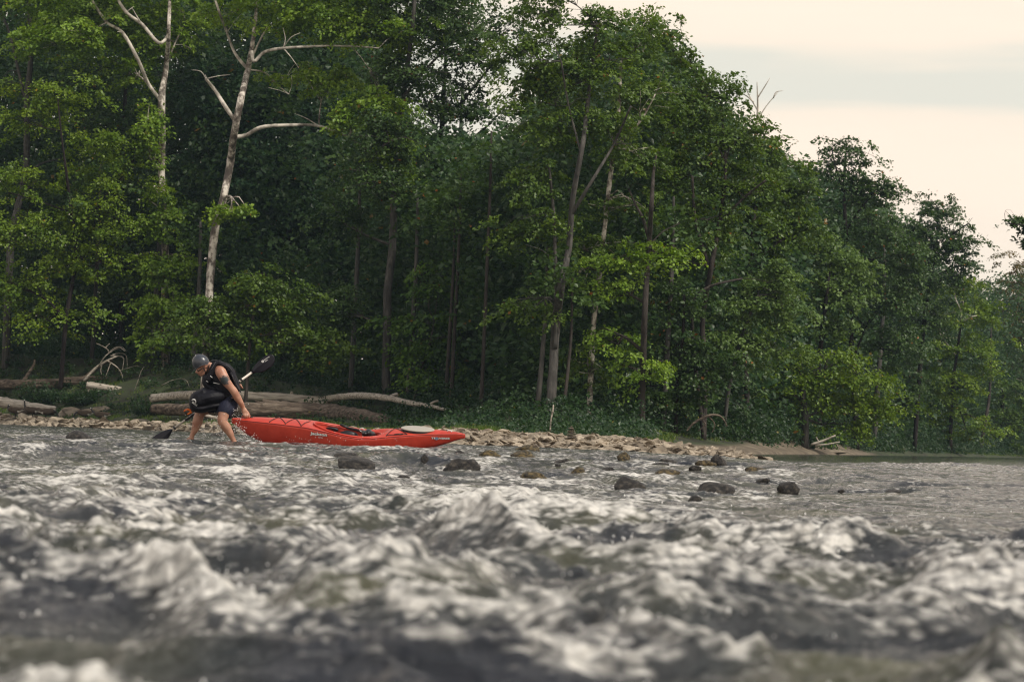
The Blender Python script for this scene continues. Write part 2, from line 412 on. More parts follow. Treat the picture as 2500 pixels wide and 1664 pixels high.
# standing waves: sharp crests, smooth troughs
b1 = 1 - 2.6 * np.abs(perlin((wX + warpx * .8) / 1.25 + 5.2, (wY + warpy) / 1.5 + 2.7, 61))
b2 = 1 - 2.6 * np.abs(perlin((wX + warpx) / .62 + 1.2, (wY + warpy) / .7 + 8.7, 62))
b1 = np.sign(b1) * np.abs(b1) ** 1.25; b2 = np.sign(b2) * np.abs(b2) ** 1.2
big = .66 * b1 + .34 * b2
hum = np.zeros_like(wX); hf = np.zeros_like(wX)
for (hx, hy, D, sx, sy, hh, fo) in HUMPS:
    X0 = (hx - W / 2) / F * D
    hum += hh * np.exp(-((wX + .5 * warpx * sx * 2 - X0) / sx) ** 2 - ((wY - D) / sy) ** 2)
    hf += fo * np.exp(-((wX - X0) / (sx * 1.3)) ** 2 - ((wY - D + sy * .3) / (sy * 1.3)) ** 2)
crest = sstep(big + hum * 3, .10, .85)
h = np.zeros_like(wX)
lam, amp = 1.5, .8
for i in range(8):
    fade = np.clip(lam / (cell * 2.4) - .6, 0, 1)
    stx = 1.35 if i < 3 else 1.9
    nse = perlin((wX + warpx) / (lam * stx) + i * 17.3, (wY + warpy) / lam * 1.0 + i * 7.1, 40 + i)
    rdg = 1 - 2.2 * np.abs(nse)
    v = rdg * .65 + nse * .55 - .30 if i < 6 else rdg * .5 - .2
    mod = 1 if i < 1 else (.62 + .8 * crest) * near + (1 - near)
    h += amp * fade * v * mod
    if i == 3: hb = h.copy()
    lam *= .53; amp *= .78
micro = perlin(wX / .045, wY / .05, 91) * np.clip(.045 / (cell * 1.6) - .3, 0, 1) + .5 * perlin(wX / .021, wY / .023, 92) * np.clip(.021 / (cell * 1.6) - .3, 0, 1)
swell = (.125 * near + .035 * (1 - near) * (1 - .9 * sstep(wY, 28, 40))) * (1 - rk) * (1 - .5 * sstep(px, 1750, 2150) * sstep(wY, 9, 14))
z = level(wX, wY) + A * .92 * h + swell * big + hum * (1 + .25 * perlin(wX / .12, wY / .12, 77))
fn = perlin(wX / .9 + 3, wY / 1.6, 81) * .5 + perlin(wX / .28, wY / .45, 82) * .45 + perlin(wX / .10, wY / .15, 83) * .3 + perlin(wX / .05, wY / .07, 84) * .15
zone = (1 - sstep(wY, 24, 36) * .55) * (1 - .9 * calm) * (1 - .75 * sstep(px, 1750, 2150) * sstep(wY, 10, 16))
foam = (near * (.66 * crest - .24) + (1 - near) * (.45 * hb + .30 * crest - .02) + .66 * fn) * zone + hf * .42 + rf * .8 * (1 - calm)
foam = np.clip(foam, -.3, 1.3)
z = z + micro * (.004 + .016 * np.clip(foam, 0, 1)) * sstep(-wL, -.5, 1.5)
z = np.minimum(z, CZ - .10 + np.clip(wY - 3, 0, 50) * .01)
m, n, l, out = mat_new('river_water')
tcn = N(n, 'ShaderNodeTexCoord')
fa = N(n, 'ShaderNodeAttribute', attribute_name='foam')
mpn = N(n, 'ShaderNodeMapping', Scale=(.6, 1.0, 1.0)); l.new(tcn.outputs['Object'], mpn.inputs['Vector'])
w1 = N(n, 'ShaderNodeTexNoise', Scale=9, Detail=7, Roughness=.68, Distortion=.6); l.new(mpn.outputs[0], w1.inputs['Vector'])
w2 = N(n, 'ShaderNodeTexNoise', Scale=34, Detail=4, Roughness=.7, Distortion=.8); l.new(mpn.outputs[0], w2.inputs['Vector'])
w3 = N(n, 'ShaderNodeTexNoise', Scale=1.1, Detail=3); l.new(tcn.outputs['Object'], w3.inputs['Vector'])
bsum = N(n, 'ShaderNodeMath', operation='MULTIPLY_ADD'); bsum.inputs[1].default_value = .35; l.new(w2.outputs['Fac'], bsum.inputs[0]); l.new(w1.outputs['Fac'], bsum.inputs[2])
bu = N(n, 'ShaderNodeBump', Strength=1.0, Distance=.035); l.new(bsum.outputs[0], bu.inputs['Height'])
calmA = N(n, 'ShaderNodeAttribute', attribute_name='calm')
cm = N(n, 'ShaderNodeMapRange'); cm.inputs['To Min'].default_value = 1.0; cm.inputs['To Max'].default_value = .22; l.new(calmA.outputs['Fac'], cm.inputs['Value']); l.new(cm.outputs[0], bu.inputs['Strength'])
wc = ramp(n, [(.35, (.015, .018, .023)), (.52, (.028, .032, .029)), (.72, (.075, .075, .040))]); l.new(w3.outputs['Fac'], wc.inputs['Fac'])
pw = N(n, 'ShaderNodeBsdfPrincipled', Roughness=.07, IOR=1.333); pw.inputs['Specular IOR Level'].default_value = .9
l.new(wc.outputs[0], pw.inputs['Base Color']); l.new(bu.outputs[0], pw.inputs['Normal'])
vor = N(n, 'ShaderNodeTexVoronoi', Scale=26, feature='SMOOTH_F1', Smoothness=.5); l.new(mpn.outputs[0], vor.inputs['Vector'])
vm = N(n, 'ShaderNodeMath', operation='MULTIPLY_ADD'); vm.inputs[1].default_value = -.45; l.new(vor.outputs['Distance'], vm.inputs[0]); l.new(w1.outputs['Fac'], vm.inputs[2])
fsum = N(n, 'ShaderNodeMath', operation='MULTIPLY_ADD'); fsum.inputs[1].default_value = 2.0; l.new(vm.outputs[0], fsum.inputs[0]); l.new(fa.outputs['Fac'], fsum.inputs[2])
fr = N(n, 'ShaderNodeMapRange', interpolation_type='SMOOTHSTEP'); fr.inputs['From Min'].default_value = .67; fr.inputs['From Max'].default_value = 1.50
l.new(fsum.outputs[0], fr.inputs['Value'])
fcl = ramp(n, [(.3, (.50, .48, .44)), (.6, (.80, .78, .72))]); l.new(w2.outputs['Fac'], fcl.inputs['Fac'])
pf = N(n, 'ShaderNodeBsdfPrincipled', Roughness=.45); l.new(fcl.outputs[0], pf.inputs['Base Color']); l.new(bu.outputs[0], pf.inputs['Normal'])
ms = N(n, 'ShaderNodeMixShader'); l.new(fr.outputs[0], ms.inputs[0]); l.new(pw.outputs[0], ms.inputs[1]); l.new(pf.outputs[0], ms.inputs[2])
l.new(ms.outputs[0], out.inputs['Surface'])
wo = obj('river_water', mesh_np('river_water', np.stack([wX, wY, z], 1), wq, True, {'foam': foam, 'calm': calm}), m)
tag(wo, 'broken grey river rapids with cream foam', None, None, 'structure')
WZ = z.reshape(len(Ds), len(ts))
def water_z(X, Y):
    i = int(np.clip(np.searchsorted(Ds, Y), 1, len(Ds) - 1)); j = int(np.clip(np.searchsorted(ts, X / Y), 1, len(ts) - 1))
    return float(WZ[i, j])

# ------------------------------------------------------------------ foliage
def leaf_arrays(C, Nn, Rr, k, size, r=rng, flat=.16, spread=.55):
    """k leaves per spray; C centres (M,3), Nn normals (M,3), Rr radii (M)"""
    M = len(C)
    Nn = Nn / np.linalg.norm(Nn, axis=1, keepdims=True)
    ref = np.tile(np.array([[0.3, 1.0, 0.1]]), (M, 1))
    U = np.cross(Nn, ref); U /= np.linalg.norm(U, axis=1, keepdims=True)
    V = np.cross(Nn, U)
    ph = r.uniform(0, 2 * np.pi, (M, k)); rad = np.sqrt(r.uniform(0, 1, (M, k)))
    # lobed outline: a spray is not a disc
    lob = 1 + .35 * np.cos(ph * 3 + r.uniform(0, 6, (M, 1))) + .2 * np.cos(ph * 5 + r.uniform(0, 6, (M, 1)))
    rr = rad * lob * Rr[:, None]
    cs, sn = np.cos(ph)[..., None], np.sin(ph)[..., None]
    radial = U[:, None] * cs + V[:, None] * sn
    P = C[:, None] + radial * rr[..., None] + Nn[:, None] * (r.normal(0, flat, (M, k)) * Rr[:, None])[..., None]
    P[..., 2] -= (rad ** 2) * Rr[:, None] * .22
    P = P.reshape(-1, 3)
    n_ = (Nn[:, None] + r.normal(0, spread, (M, k, 3))).reshape(-1, 3)
    n_ /= np.linalg.norm(n_, axis=1, keepdims=True)
    a = (radial + r.normal(0, .6, (M, k, 3)) + np.array([0, 0, -.25])).reshape(-1, 3)
    a -= n_ * (a * n_).sum(1, keepdims=True); a /= np.linalg.norm(a, axis=1, keepdims=True) + 1e-9
    b = np.cross(n_, a)
    s = (size * r.uniform(.6, 1.35, M * k))[:, None]
    v0 = P - a * s * .5; v1 = P + b * s * .36 + a * s * .02; v2 = P + a * s * .55 - n_ * s * .1; v3 = P - b * s * .36 + a * s * .02
    v = np.stack([v0, v1, v2, v3], 1).reshape(-1, 3)
    q = np.arange(len(v), dtype=np.int32).reshape(-1, 4)
    tint = np.repeat(np.clip(np.repeat(r.uniform(0, .55, M), k) + r.uniform(0, .42, M * k) + (r.uniform(0, 1, M * k) > .993) * .5, 0, 1), 4)
    return v, q, tint
def leaves_mesh(name, C, Nn, Rr, k, size, **kw):
    v, q, t = leaf_arrays(C, Nn, Rr, k, size, **kw)
    return mesh_np(name, v, q, False, {'tint': t})

TREES_LEAF_COUNT = 0
def tree(label, D, trunk, bark, leaf, blobs, limbs=(), name='broadleaf_tree', limb_bark=None, k=84, size=.145, spray=.62, cat='tree', per=330., twig=True):
    """trunk / limbs: lists of (px, py, radius in px); blobs: (px, py, rx, ry, density[, depth offset]) of crown"""
    global TREES_LEAF_COUNT
    pm = F / D
    X0 = (trunk[0][0] - W / 2) / F * D
    base = Vector((X0, D, gz(X0, D) - .15))
    root = thing(name, label, cat, base)
    jit = random.Random(label)
    def path(pts, D0, bend=.25, first=None):
        P, Q = [], []
        for i, p in enumerate(pts):
            w = at(p[0] + (jit.uniform(-1, 1) * 2.2 if 0 < i < len(pts) - 1 else 0), p[1], D0 + (jit.uniform(-bend, bend) * (i > 0) * min(i, 4)))
            P.append(w); Q.append(max(p[2] * (.70 if limb_bark else .78) / pm, .012))
        if first is not None: P[0] = first
        return P, Q
    tp, tr = path(trunk, D, .3)
    if tp[0].z > base.z: tp[0] = Vector((tp[0].x, tp[0].y, base.z))
    T = Tubes()
    T.add(tp, tr, 12, .16, seed=jit.random() * 50, sub=5)
    limbpts = list(zip(tp[1:], tr[1:]))
    L2 = Tubes() if limb_bark else T
    for lb in limbs:
        p0 = at(lb[0][0], lb[0][1], D); near = min(tp, key=lambda q: (q - p0).length)
        P, Q = path(lb, near.y, .5)
        cand = [a_.lerp(b_, f_) for a_, b_ in zip(tp, tp[1:]) for f_ in np.linspace(0, 1, 12)]
        j0 = min(cand, key=lambda q: (q - P[0]).length)
        if (j0 - P[0]).length < .6: P[0] = j0
        elif (j0 - P[0]).length < 1.3: P.insert(0, j0); Q.insert(0, Q[0])
        L2.add(P, Q, 8, .12, seed=jit.random() * 50, sub=5)
        limbpts += list(zip(P[1:], Q[1:]))
        for q_ in range(3 if len(P) > 3 else 1):        # side twigs
            i0 = jit.randrange(max(1, len(P) // 2), len(P)); s0 = P[i0]; up_ = Vector((jit.uniform(-.7, .7), jit.uniform(-.5, .5), jit.uniform(-.2, .8))).normalized(); ln_ = jit.uniform(.5, 1.3)
            L2.add([s0, s0 + up_ * ln_ * .5 + Vector((0, 0, .05)), s0 + up_ * ln_ + Vector((jit.uniform(-.2, .2), 0, jit.uniform(-.2, .15)))], [Q[i0] * .45, Q[i0] * .3, .008], 5, 0, sub=3)
    C, Nv, Rv = [], [], []
    rr = np.random.default_rng(abs(hash(label)) % 1 + sum(map(ord, label)))
    for b in blobs:
        cx, cy, rx, ry, dn = b[:5]; dd = b[5] if len(b) > 5 else 0
        cnt = max(4, int(math.pi * rx * ry / per * dn * (pm / 51) ** -.6))
        rz = .5 * (rx + ry) / pm * .75
        u = rr.normal(size=(cnt, 3)); u /= np.linalg.norm(u, axis=1, keepdims=True)
        u *= (rr.uniform(.12, 1, (cnt, 1)) ** .45)
        u *= 1 + .22 * rr.normal(size=(cnt, 1)); u[:, 0] += .38 * rr.normal(size=cnt); u[:, 2] += .22 * rr.normal(size=cnt)
        c = atn(cx + u[:, 0] * rx, cy - u[:, 2] * ry, D + dd) ; c[:, 1] += u[:, 1] * rz
        nv = np.stack([u[:, 0] * .45, u[:, 1] * .45 - .12, np.full(cnt, 1.0)], 1) + rr.normal(0, .22, (cnt, 3))
        C.append(c); Nv.append(nv); Rv.append(rr.uniform(.55, 1.25, cnt) * spray)
        if twig and limbpts:
            bc = at(cx, cy + ry * .3, D + dd)
            s = min(limbpts, key=lambda q: (q[0] - bc).length)
            mid = (s[0] + bc) / 2 + Vector((jit.uniform(-.3, .3), jit.uniform(-.4, .4), jit.uniform(-.1, .5)))
            r0 = min(s[1] * .6, .07)
            T.add([s[0], mid, bc], [r0, r0 * .7, r0 * .4], 6, 0, seed=1, sub=3)
            for j in range(min(cnt, 9)):
                e_ = Vector(c[j]); o_ = bc if j % 2 else mid
                m2 = (o_ + e_) / 2 + Vector((jit.uniform(-.2, .2), jit.uniform(-.2, .2), jit.uniform(0, .35)))
                T.add([o_, m2, e_], [r0 * .45, r0 * .3, .008], 5, 0, seed=1, sub=2, cap=False)
    obj('trunk', T.mesh('trunk'), BARK[bark], root)
    if limb_bark: obj('limb', L2.mesh('limb'), BARK[limb_bark], root)
    if C:
        C, Nv, Rv = np.concatenate(C), np.concatenate(Nv), np.concatenate(Rv)
        gzv = ground(C[:, 0], C[:, 1]); keep = C[:, 2] > gzv + .05
        C, Nv, Rv = C[keep], Nv[keep], Rv[keep]
        obj('crown', leaves_mesh('crown', C, Nv, Rv, k, size, r=rr), LEAF[leaf], root)
        TREES_LEAF_COUNT += len(C) * k
    return root

tree('tall thin grey-barked tree at the far left edge with bare forking top', 122,
     [(14, 872, 13), (20, 700, 12), (30, 560, 11), (62, 420, 10), (68, 250, 10), (75, 120, 8), (70, 0, 6), (85, -140, 4)], 'grey', 'mid',
     [(30, -50, 130, 60, .8), (20, 210, 40, 40, .4), (120, 60, 70, 50, .7)],
     limbs=[[(66, 260, 5), (45, 170, 5), (25, 80, 4), (0, 20, 3), (-30, -60, 3)], [(60, 430, 4), (100, 400, 3), (160, 385, 2)], [(28, 560, 5), (60, 470, 4), (90, 440, 3)]])
tree('yellow-green maple spreading low tiered sprays at left, before the grey trunk', 118,
     [(150, 885, 8), (160, 780, 7), (185, 620, 6), (170, 480, 5), (150, 320, 3), (140, 230, 2)], 'dark', 'yellow',
     [(70, 565, 120, 42, 1.1), (210, 640, 110, 38, 1.1), (40, 690, 80, 38, 1.1), (245, 355, 90, 38, .9), (270, 440, 100, 45, .9), (70, 290, 80, 35, .8), (130, 230, 90, 40, .9), (60, 440, 100, 40, .9), (230, 540, 100, 50, 1), (120, 770, 130, 45, .6)],
     limbs=[[(185, 600, 3), (240, 500, 3), (300, 430, 2)], [(175, 520, 3), (90, 490, 2), (20, 470, 2)]])
tree('mottled white sycamore with leaf-wrapped straight trunk, left of the paddler', 119,
     [(405, 885, 16), (403, 760, 14), (403, 640, 13), (398, 520, 12), (396, 420, 12), (398, 330, 12), (396, 240, 13), (404, 160, 9), (410, 70, 7), (416, -60, 5)], 'syc', 'bright',
     [(398, 480, 26, 30, 1.2, -.7), (398, 545, 40, 45, 1.5, -.7), (395, 650, 62, 38, 1.6, -.7), (425, 660, 60, 25, 1.2, -.7), (410, 745, 75, 50, 1.1, -.7), (362, 300, 30, 50, 1.2, -.5), (365, 370, 28, 40, 1.2, -.5), (400, 830, 90, 40, .8, -.7),
      (240, 60, 170, 62, 1.4, 1.4), (420, 30, 90, 40, 1, 1.2), (150, 100, 120, 45, 1.4, -.5), (385, 110, 75, 40, 1, 1.4), (330, 180, 60, 35, .9, 1.4), (240, -40, 220, 60, 1, .5)],
     limbs=[[(392, 248, 7), (362, 205, 6), (338, 150, 6), (300, 80, 6), (262, 55, 5), (222, 0, 5), (190, -60, 4)], [(388, 105, 6), (345, 60, 6), (310, 30, 6), (280, -15, 5)], [(400, 160, 4), (425, 110, 3), (450, 60, 2)]], limb_bark='white', k=72, size=.17, spray=.55)
tree('leaning mottled sycamore with long bare white limbs reaching right above the paddler', 104,
     [(500, 900, 15), (508, 740, 14), (522, 570, 14), (545, 480, 13), (560, 400, 13), (572, 320, 13), (590, 240, 12), (603, 170, 10), (618, 90, 7), (630, 0, 5), (640, -80, 4)], 'syc', 'bright',
     [(760, 40, 150, 50, 1.1, 1.2), (560, 25, 80, 35, .6, 1.4), (920, 70, 120, 40, 1.5, -.5), (820, 40, 110, 36, 1.3, -.5), (1000, 105, 60, 30, .9), (800, 205, 85, 36, 1, 1.0), (700, 180, 60, 26, .6, 1.4), (890, 275, 75, 40, 1.5, -.5), (925, 225, 40, 22, 1.5, -.5), (960, 380, 50, 45, 1.5, -.5), (1000, 440, 28, 22, 1.4, -.5), (860, 305, 60, 22, 1.2, -.5), (560, 510, 50, 24, 1.1, -.8), (700, -40, 240, 50, 1)],
     limbs=[[(578, 352, 8), (600, 330, 7), (640, 311, 7), (700, 306, 6), (780, 308, 5), (850, 335, 4), (905, 372, 3), (945, 400, 2)],
            [(620, 150, 6), (645, 128, 6), (690, 118, 5), (780, 113, 4), (860, 113, 3), (925, 118, 2)],
            [(574, 300, 8), (550, 262, 7), (525, 222, 6), (503, 193, 5)], [(594, 178, 6), (575, 130, 5), (555, 80, 4), (530, 20, 4), (515, -30, 3)],
            [(612, 172, 3), (645, 178, 3), (680, 210, 3), (705, 230, 2)], [(608, 160, 4), (650, 70, 3), (710, 40, 3)]], limb_bark='white', k=72, size=.17, spray=.55)
tree('dark blue-green tree of dense foliage right behind the white-limbed sycamore', 124,
     [(690, 925, 10), (700, 700, 10), (712, 450, 9), (722, 200, 7), (730, 0, 5)], 'dark', 'blue',
     [(700, 300, 150, 80, 1), (640, 420, 140, 90, 1.1), (760, 500, 130, 90, 1.1), (600, 600, 120, 70, 1), (720, 660, 140, 80, 1), (560, 220, 110, 90, .8), (830, 420, 90, 70, .9), (860, 640, 70, 80, .9), (800, 120, 130, 60, .8)], size=.19)
tree('dark tree filling the gap between the left maple and the straight sycamore', 126,
     [(300, 890, 9), (295, 650, 8), (300, 400, 7), (310, 150, 5)], 'dark', 'dark',
     [(300, 300, 110, 60, .9), (280, 560, 110, 60, .9), (320, 700, 100, 60, .8), (480, 400, 70, 80, .9), (470, 560, 70, 60, .9), (460, 180, 70, 90, .8), (200, 200, 100, 60, .7)])
tree('green understory tree hanging soft sprays just above the paddler', 102.5,
     [(600, 925, 6), (612, 830, 5), (625, 740, 4), (640, 680, 3)], 'brown', 'mid',
     [(640, 690, 90, 30, 1.1), (690, 740, 80, 30, 1), (600, 760, 110, 35, 1), (700, 810, 100, 35, 1), (540, 820, 110, 40, .9), (480, 760, 60, 35, .8), (800, 860, 90, 40, .8)])
tree('brown straight trunk rising behind the fallen logs, bare to mid height', 103.5,
     [(943, 968, 14), (942, 900, 13), (944, 800, 13), (947, 720, 13), (957, 600, 12), (962, 480, 11), (972, 340, 9), (990, 200, 8), (1010, 60, 6), (1015, -60, 5)], 'grey', 'dark',
     [(1000, 50, 130, 55, .9), (960, 180, 70, 60, .9, 1.5), (950, 330, 80, 60, .8, -1.0), (940, 440, 80, 40, .8, -1.5), (1000, -20, 160, 50, .9), (1110, 90, 100, 50, .6), (1010, 180, 100, 40, .45), (1040, -40, 100, 50, .8), (930, 400, 80, 40, .9), (830, 520, 60, 60, .9), (840, 740, 45, 70, .9)],
     limbs=[[(968, 380, 6), (930, 280, 5), (905, 190, 4)], [(985, 240, 5), (1050, 160, 4), (1120, 90, 3)]])
tree('dark-trunked tree with thin crown showing sky through it, right of the brown trunk', 110,
     [(1003, 965, 9), (1012, 860, 9), (1025, 740, 10), (1050, 560, 9), (1062, 440, 9), (1078, 330, 8), (1085, 200, 6), (1095, 60, 4)], 'dark', 'dark',
     [(1100, 200, 110, 50, .6), (1190, 270, 110, 40, .5), (1130, 30, 130, 50, .8), (1050, 250, 70, 40, .8), (1120, 270, 60, 34, .7), (1080, 120, 100, 40, .7), (1150, 380, 120, 45, .9), (1050, 470, 80, 50, .9), (1190, 150, 90, 50, .5), (1240, 60, 70, 50, .5), (1130, 640, 90, 60, .9), (1150, 730, 90, 50, .8)],
     limbs=[[(1060, 450, 5), (1120, 370, 4), (1200, 300, 3)], [(1080, 300, 5), (1150, 220, 4), (1230, 120, 3)], [(1075, 350, 4), (1040, 260, 3), (1020, 190, 3)]])
tree('slim pale trunk deep between two dark trunks in the shaded middle', 112,
     [(1118, 960, 5), (1120, 700, 6), (1122, 500, 6), (1125, 330, 5), (1130, 200, 3)], 'grey', 'mid',
     [(1150, 520, 90, 40, .8), (1080, 420, 60, 40, .6), (1190, 460, 60, 50, .8)], k=56)
tree('low bright green maple lifting tiered sprays right of the fallen grey log', 100,
     [(1010, 975, 5), (1030, 900, 5), (1050, 830, 4), (1060, 780, 3)], 'brown', 'lime',
     [(1050, 790, 95, 24, 1.3), (1120, 838, 60, 16, 1.3), (1040, 855, 80, 26, 1.2), (1060, 700, 60, 24, 1), (1090, 650, 50, 20, .9), (1060, 920, 90, 32, 1.0)], k=70, size=.16)
tree('stout two-stemmed grey trunk in the middle leaning right', 86,
     [(1345, 1032, 17), (1347, 940, 15), (1358, 800, 13.5), (1372, 700, 12), (1388, 600, 10), (1398, 480, 8.5), (1425, 350, 8), (1442, 200, 6), (1460, 60, 4)], 'grey', 'mid',
     [(1440, 50, 90, 50, .7), (1310, 40, 60, 50, .55), (1250, 130, 60, 50, .6), (1290, 160, 60, 50, .7), (1340, -30, 90, 40, .5), (1400, 190, 100, 60, .8), (1490, 130, 80, 60, .6), (1370, 320, 100, 50, .9), (1320, 440, 90, 40, .9), (1300, 230, 80, 60, .6), (1340, 100, 60, 50, .45), (1300, 560, 80, 50, .9), (1470, 300, 80, 60, .8), (1290, 760, 70, 30, .8)],
     limbs=[[(1352, 850, 9), (1358, 740, 8), (1354, 640, 6), (1350, 520, 5), (1340, 400, 3)], [(1400, 520, 6), (1450, 430, 5), (1500, 350, 4), (1540, 260, 3)], [(1420, 370, 4), (1390, 260, 3), (1370, 150, 3)]], size=.13, spray=.5)
tree('pale patchy trunk right of the stout grey one, broken low by leaves', 88,
     [(1438, 1020, 9), (1441, 900, 9), (1452, 780, 8), (1463, 660, 8), (1478, 540, 7), (1490, 430, 7), (1508, 300, 6), (1516, 150, 4)], 'syc', 'mid',
     [(1570, 380, 80, 45, .9), (1490, 500, 80, 30, .8), (1560, 240, 80, 60, .8), (1430, 600, 90, 35, 1), (1390, 690, 60, 25, .8), (1570, 110, 60, 60, .55), (1440, 900, 60, 40, .7)],
     limbs=[[(1500, 360, 4), (1560, 300, 3), (1600, 230, 2)]], size=.13, spray=.5)
tree('tall narrow red-brown trunk with bleached broken top, right of centre', 87,
     [(1567, 1042, 11), (1568, 960, 11), (1571, 860, 10), (1577, 740, 9), (1585, 600, 8), (1590, 500, 7), (1596, 420, 5), (1602, 380, 3)], 'brown', 'bright',
     [(1540, 640, 100, 22, 1.3), (1610, 615, 60, 20, 1.2), (1500, 700, 70, 26, .8), (1590, 900, 70, 40, .7), (1510, 830, 60, 40, .7)],
     limbs=[[(1584, 590, 5), (1570, 535, 5), (1552, 500, 4), (1535, 462, 3)], [(1585, 600, 3), (1620, 565, 2), (1660, 545, 2)]], size=.13, spray=.5)
tree('many-limbed dark tree whose dome-shaped top meets the sky right of centre', 92,
     [(1718, 1065, 9), (1722, 900, 9), (1715, 780, 9), (1735, 650, 8), (1760, 520, 7), (1770, 400, 5), (1760, 250, 4)], 'brown', 'mid',
     [(1650, 120, 55, 60, .7), (1720, 220, 75, 60, .9), (1640, 260, 80, 80, .9), (1740, 340, 100, 60, .9), (1660, 420, 90, 70, .9), (1800, 440, 90, 60, .9), (1730, 560, 100, 70, .9), (1640, 620, 80, 60, .8), (1830, 330, 60, 45, .8), (1600, 60, 45, 60, .6)],
     limbs=[[(1700, 1060, 7), (1703, 940, 7), (1695, 830, 6), (1690, 740, 5), (1730, 700, 4), (1812, 680, 3)], [(1735, 660, 6), (1700, 540, 5), (1690, 430, 4)], [(1755, 540, 5), (1820, 480, 4), (1870, 440, 3)]], size=.13, spray=.5)
tree('drooping mid-green tree at the bank edge left of the sandy beach', 90,
     [(1650, 1060, 6), (1655, 940, 6), (1665, 820, 5), (1670, 720, 4)], 'dark', 'dark',
     [(1660, 740, 80, 60, .9), (1640, 850, 80, 60, .9), (1720, 900, 80, 70, .8), (1660, 960, 80, 40, .8), (1550, 960, 60, 50, .7)], size=.13, spray=.5)
tree('round-topped green tree between the dome-shaped tree and the feathery one', 105,
     [(1832, 1080, 8), (1820, 880, 8), (1830, 660, 7), (1850, 460, 5), (1860, 360, 3)], 'brown', 'mid',
     [(1870, 390, 70, 45, .8), (1900, 470, 80, 55, .9), (1860, 570, 90, 60, .9), (1930, 560, 70, 60, .8), (1950, 450, 50, 40, .7), (1840, 700, 80, 50, .8)], size=.17)
tree('grey-green shimmering tree low over the beach, lighter than its neighbours', 98,
     [(1765, 1072, 6), (1780, 950, 6), (1810, 820, 5), (1850, 720, 4)], 'grey', 'silver',
     [(1890, 700, 80, 38, 1), (1840, 760, 90, 40, 1), (1920, 770, 60, 35, .9), (1800, 830, 80, 40, .9), (1880, 850, 70, 35, .7), (1900, 655, 40, 26, .9)], size=.14, spray=.5)
tree('feathery light green tree bulging over the pool, brightest on the right bank', 121,
     [(2005, 1092, 8), (1998, 940, 8), (2005, 820, 7), (2020, 700, 5), (2030, 620, 4)], 'dark', 'silver',
     [(2020, 610, 70, 35, 1.2), (2065, 660, 60, 35, 1.2), (2080, 720, 55, 32, 1.1), (2000, 700, 70, 45, 1.1), (2040, 790, 70, 40, .9), (1970, 620, 50, 35, 1)], size=.16, k=75)
tree('broad low tree with drooping light boughs touching the end of the sandy beach', 113,
     [(1966, 1096, 12), (1964, 1020, 11), (1960, 940, 9), (1950, 860, 6)], 'grey', 'yellow',
     [(2000, 870, 100, 24, 1.2), (2090, 930, 85, 32, 1.2), (2130, 990, 65, 35, 1.1), (1960, 930, 100, 36, 1.1), (2040, 985, 90, 40, 1.1), (1880, 980, 90, 40, .9), (1850, 880, 80, 35, .9), (2080, 1040, 70, 28, .8), (1900, 1050, 80, 20, .6)],
     limbs=[[(1960, 960, 6), (2010, 900, 5), (2070, 880, 3)], [(1962, 980, 5), (1900, 930, 4), (1850, 900, 3)]], size=.15, k=70)
tree('dark tall tree with a ragged tufted top alone against the sky', 130,
     [(2092, 1098, 8), (2080, 880, 8), (2070, 640, 7), (2062, 470, 5), (2065, 370, 3)], 'dark', 'dark',
     [(2060, 375, 52, 30, .75), (2100, 405, 50, 34, .7), (2010, 420, 60, 46, .8), (2040, 350, 40, 18, .6), (2105, 470, 60, 40, .8), (2150, 470, 50, 34, .8), (2060, 460, 80, 45, .8), (2120, 550, 100, 50, .9), (2180, 640, 90, 60, 1), (2140, 740, 90, 60, 1), (2190, 840, 80, 60, .9)],
     limbs=[[(2065, 560, 4), (2110, 500, 3), (2160, 450, 2)], [(2062, 470, 3), (2040, 410, 2), (2030, 360, 2)]], size=.16, k=80)
tree('dark airy tree with separate leafy tufts stepping down right toward the river', 150,
     [(2232, 1100, 7), (2245, 900, 7), (2265, 720, 6), (2285, 600, 4), (2290, 510, 3)], 'dark', 'dark',
     [(2265, 505, 55, 34, .8), (2235, 600, 55, 60, .9), (2310, 620, 60, 50, .8), (2300, 530, 45, 30, .6), (2350, 600, 34, 26, .6), (2325, 570, 55, 34, .7), (2370, 640, 30, 22, .7), (2270, 600, 70, 40, .7), (2240, 560, 40, 40, .8), (2290, 680, 90, 34, .9), (2210, 700, 60, 60, .9), (2260, 780, 80, 50, .9), (2200, 960, 70, 70, .9)],
     limbs=[[(2280, 640, 4), (2320, 580, 3), (2365, 545, 2)], [(2285, 680, 3), (2340, 650, 2), (2375, 635, 2)]], size=.17, k=80)
tree('yellow-green tree with forked bare white branches by the far right bank', 168,
     [(2320, 1103, 7), (2326, 960, 6), (2335, 860, 5), (2345, 780, 4), (2352, 700, 3)], 'dark', 'yellow',
     [(2350, 700, 60, 26, 1), (2390, 760, 55, 40, .9), (2300, 760, 60, 40, .9), (2290, 850, 70, 45, .9), (2400, 860, 45, 55, .9), (2350, 930, 70, 50, .8), (2280, 990, 70, 50, .9), (2360, 1040, 80, 36, .8)],
     limbs=[[(2350, 790, 3), (2345, 760, 3), (2335, 735, 2), (2328, 715, 2)], [(2347, 765, 2), (2352, 735, 2)], [(2350, 785, 2), (2378, 772, 2), (2400, 770, 1.5)], [(2322, 870, 2), (2300, 820, 2), (2282, 785, 1.5)], [(2302, 822, 2), (2292, 790, 1.5), (2296, 770, 1)]], limb_bark='white', size=.18, k=80)
